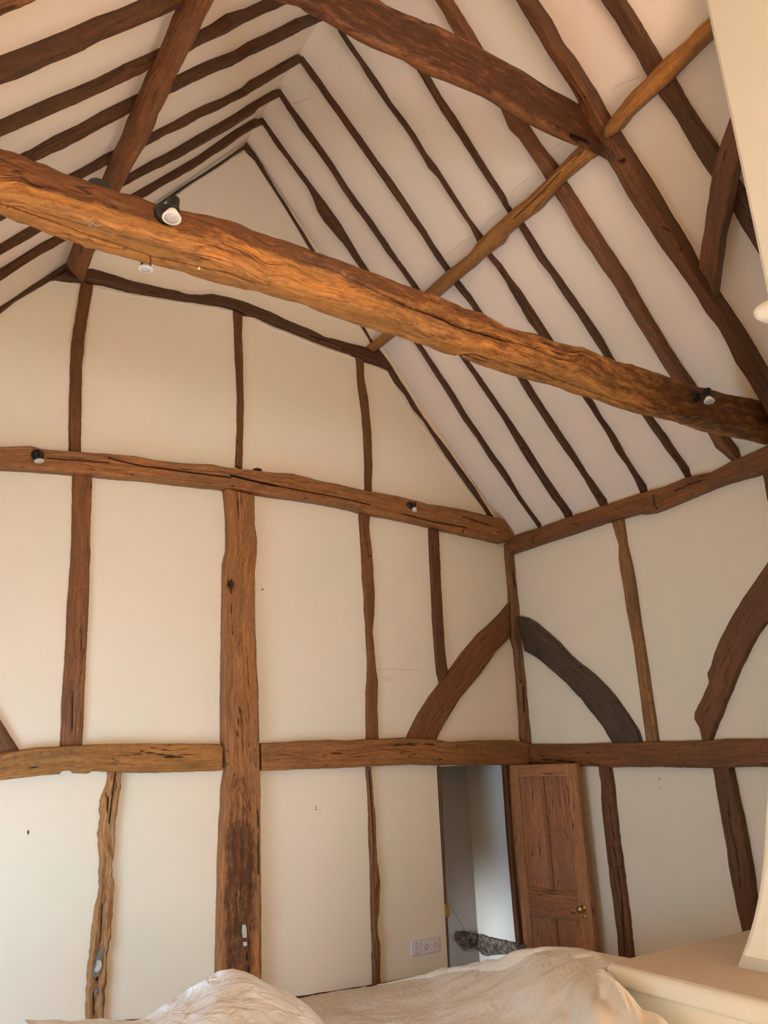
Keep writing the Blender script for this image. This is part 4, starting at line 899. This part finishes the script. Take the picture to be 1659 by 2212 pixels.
def column(c, b, Yc, Yb, n=5):
    ex = .75-.40*min(1, max(0, (c[0]-960)/300)) if Yc > -3 and c[0] > 960 else .75
    C0 = onY(c, Yc); out = []
    back = min(.3, max(0, -Yc-.03)); out.append(C0+Vector((0, back, -min(.55, C0.z-.02)))); out.append(C0+Vector((0, back*.8, -.22))); out.append(C0+Vector((0, back*.45, -.035)))
    for k in range(n):
        f = k/(n-1); p = (c[0]+(b[0]-c[0])*f, c[1]+(b[1]-c[1])*f); Q = onY(p, Yc+(Yb-Yc)*f**ex)
        if Q.x > sx-.05 and Q.y < sy+.12: Q = onX(p, sx-.05)
        out.append(Q)
    last = out[-1]; out.append(Vector((last.x, last.y-.05, 0.01)))
    return out
cols = [column(*a_) for a_ in [((560, 2182), (560, 2330), -.03, -1.6), ((640, 2158), (650, 2320), -.03, -1.7), ((730, 2144), (750, 2320), -.10, -1.8), ((786, 2136), (815, 2320), -.2, -1.9), ((854, 2126), (880, 2320), -.38, -2.1),
        ((921, 2112), (960, 2320), -.6, -2.2), ((960, 2100), (1010, 2320), -.8, -2.3), ((1010, 2092), (1080, 2320), -1.05, -2.4), ((1060, 2083), (1150, 2320), -1.3, -2.5), ((1110, 2074), (1210, 2320), -1.6, -2.6), ((1140, 2060), (1250, 2320), -1.75, -2.7), ((1180, 2054), (1300, 2320), -1.9, -2.8),
        ((1230, 2051), (1335, 2320), -2.05, -3.0), ((1270, 2055), (1380, 2320), -2.2, -3.1)]]
xs = sx-.035
lc = column((1297, 2060), (1430, 2320), -2.4, -3.2); cols += [lc]
rc = column((1362, 2071), (1500, 2320), -2.5, -3.1)[:3]+[onY((1362, 2071), -2.5), onX((1302, 2094), xs), onX((1338, 2124), xs), onX((1380, 2172), xs), onX((1480, 2320), xs)]
rc.append(Vector((rc[-1].x, rc[-1].y, .01)))
cols += [rc]
sheet('dust_sheet', cols, M_CLOTH, 'tan crumpled dust sheet draped over furniture between end wall and fireplace', nu=300, fold=.016, clampx=True)
wc = [column(*a_) for a_ in [((60, 2216), (60, 2360), -2.0, -2.9), ((200, 2213), (190, 2360), -2.0, -2.9), ((310, 2211), (290, 2360), -2.0, -2.9), ((345, 2196), (320, 2360), -2.0, -2.95), ((378, 2178), (350, 2360), -2.05, -3.0), ((420, 2152), (400, 2360), -2.05, -3.0), ((462, 2127), (450, 2360), -2.1, -3.05),
      ((495, 2109), (500, 2360), -2.1, -3.05), ((527, 2106), (545, 2360), -2.1, -3.05), ((560, 2118), (590, 2360), -2.1, -3.0), ((600, 2136), (640, 2360), -2.1, -3.0), ((638, 2154), (690, 2360), -2.1, -3.0), ((668, 2176), (730, 2360), -2.1, -2.95), ((690, 2200), (770, 2360), -2.15, -2.9), ((715, 2235), (800, 2360), -2.15, -2.85)]]
sheet('dust_sheet', wc, M_CLOTHW, 'white crumpled dust sheet rising to a peak in front of the wide post', nu=300, nv=180, fold=.024, seed=9.0)

# ------------------------------------------------------------------ cobweb on the tie beam
random.seed(11); bm = bmesh.new()
for k in range(16):
    c0 = (205+random.uniform(-17, 17), 486+random.uniform(-7, 7)); c1 = (c0[0]+random.uniform(-16, 16), c0[1]+random.uniform(-9, 9))
    a_ = onY(c0, -2.513); b_ = onY(c1, -2.513-random.uniform(0, .012)); mid = (a_+b_)/2+Vector((0, -.004, random.uniform(-.01, .004)))
    pts = [a_.lerp(mid, t*2) if t < .5 else mid.lerp(b_, t*2-1) for t in [i/6 for i in range(7)]]
    rings = []
    for P in pts: rings.append([bm.verts.new(P+Vector((math.cos(q)*.0005, 0, math.sin(q)*.0005))) for q in (0, 2.1, 4.2)])
    for p, q in zip(rings, rings[1:]):
        for i in range(3): bm.faces.new((p[i], p[(i+1) % 3], q[(i+1) % 3], q[i]))
tag(bm_obj('cobweb', bm, M_WEB), 'wisp of grey cobweb clinging to the tie beam near its left end', 'cobweb')
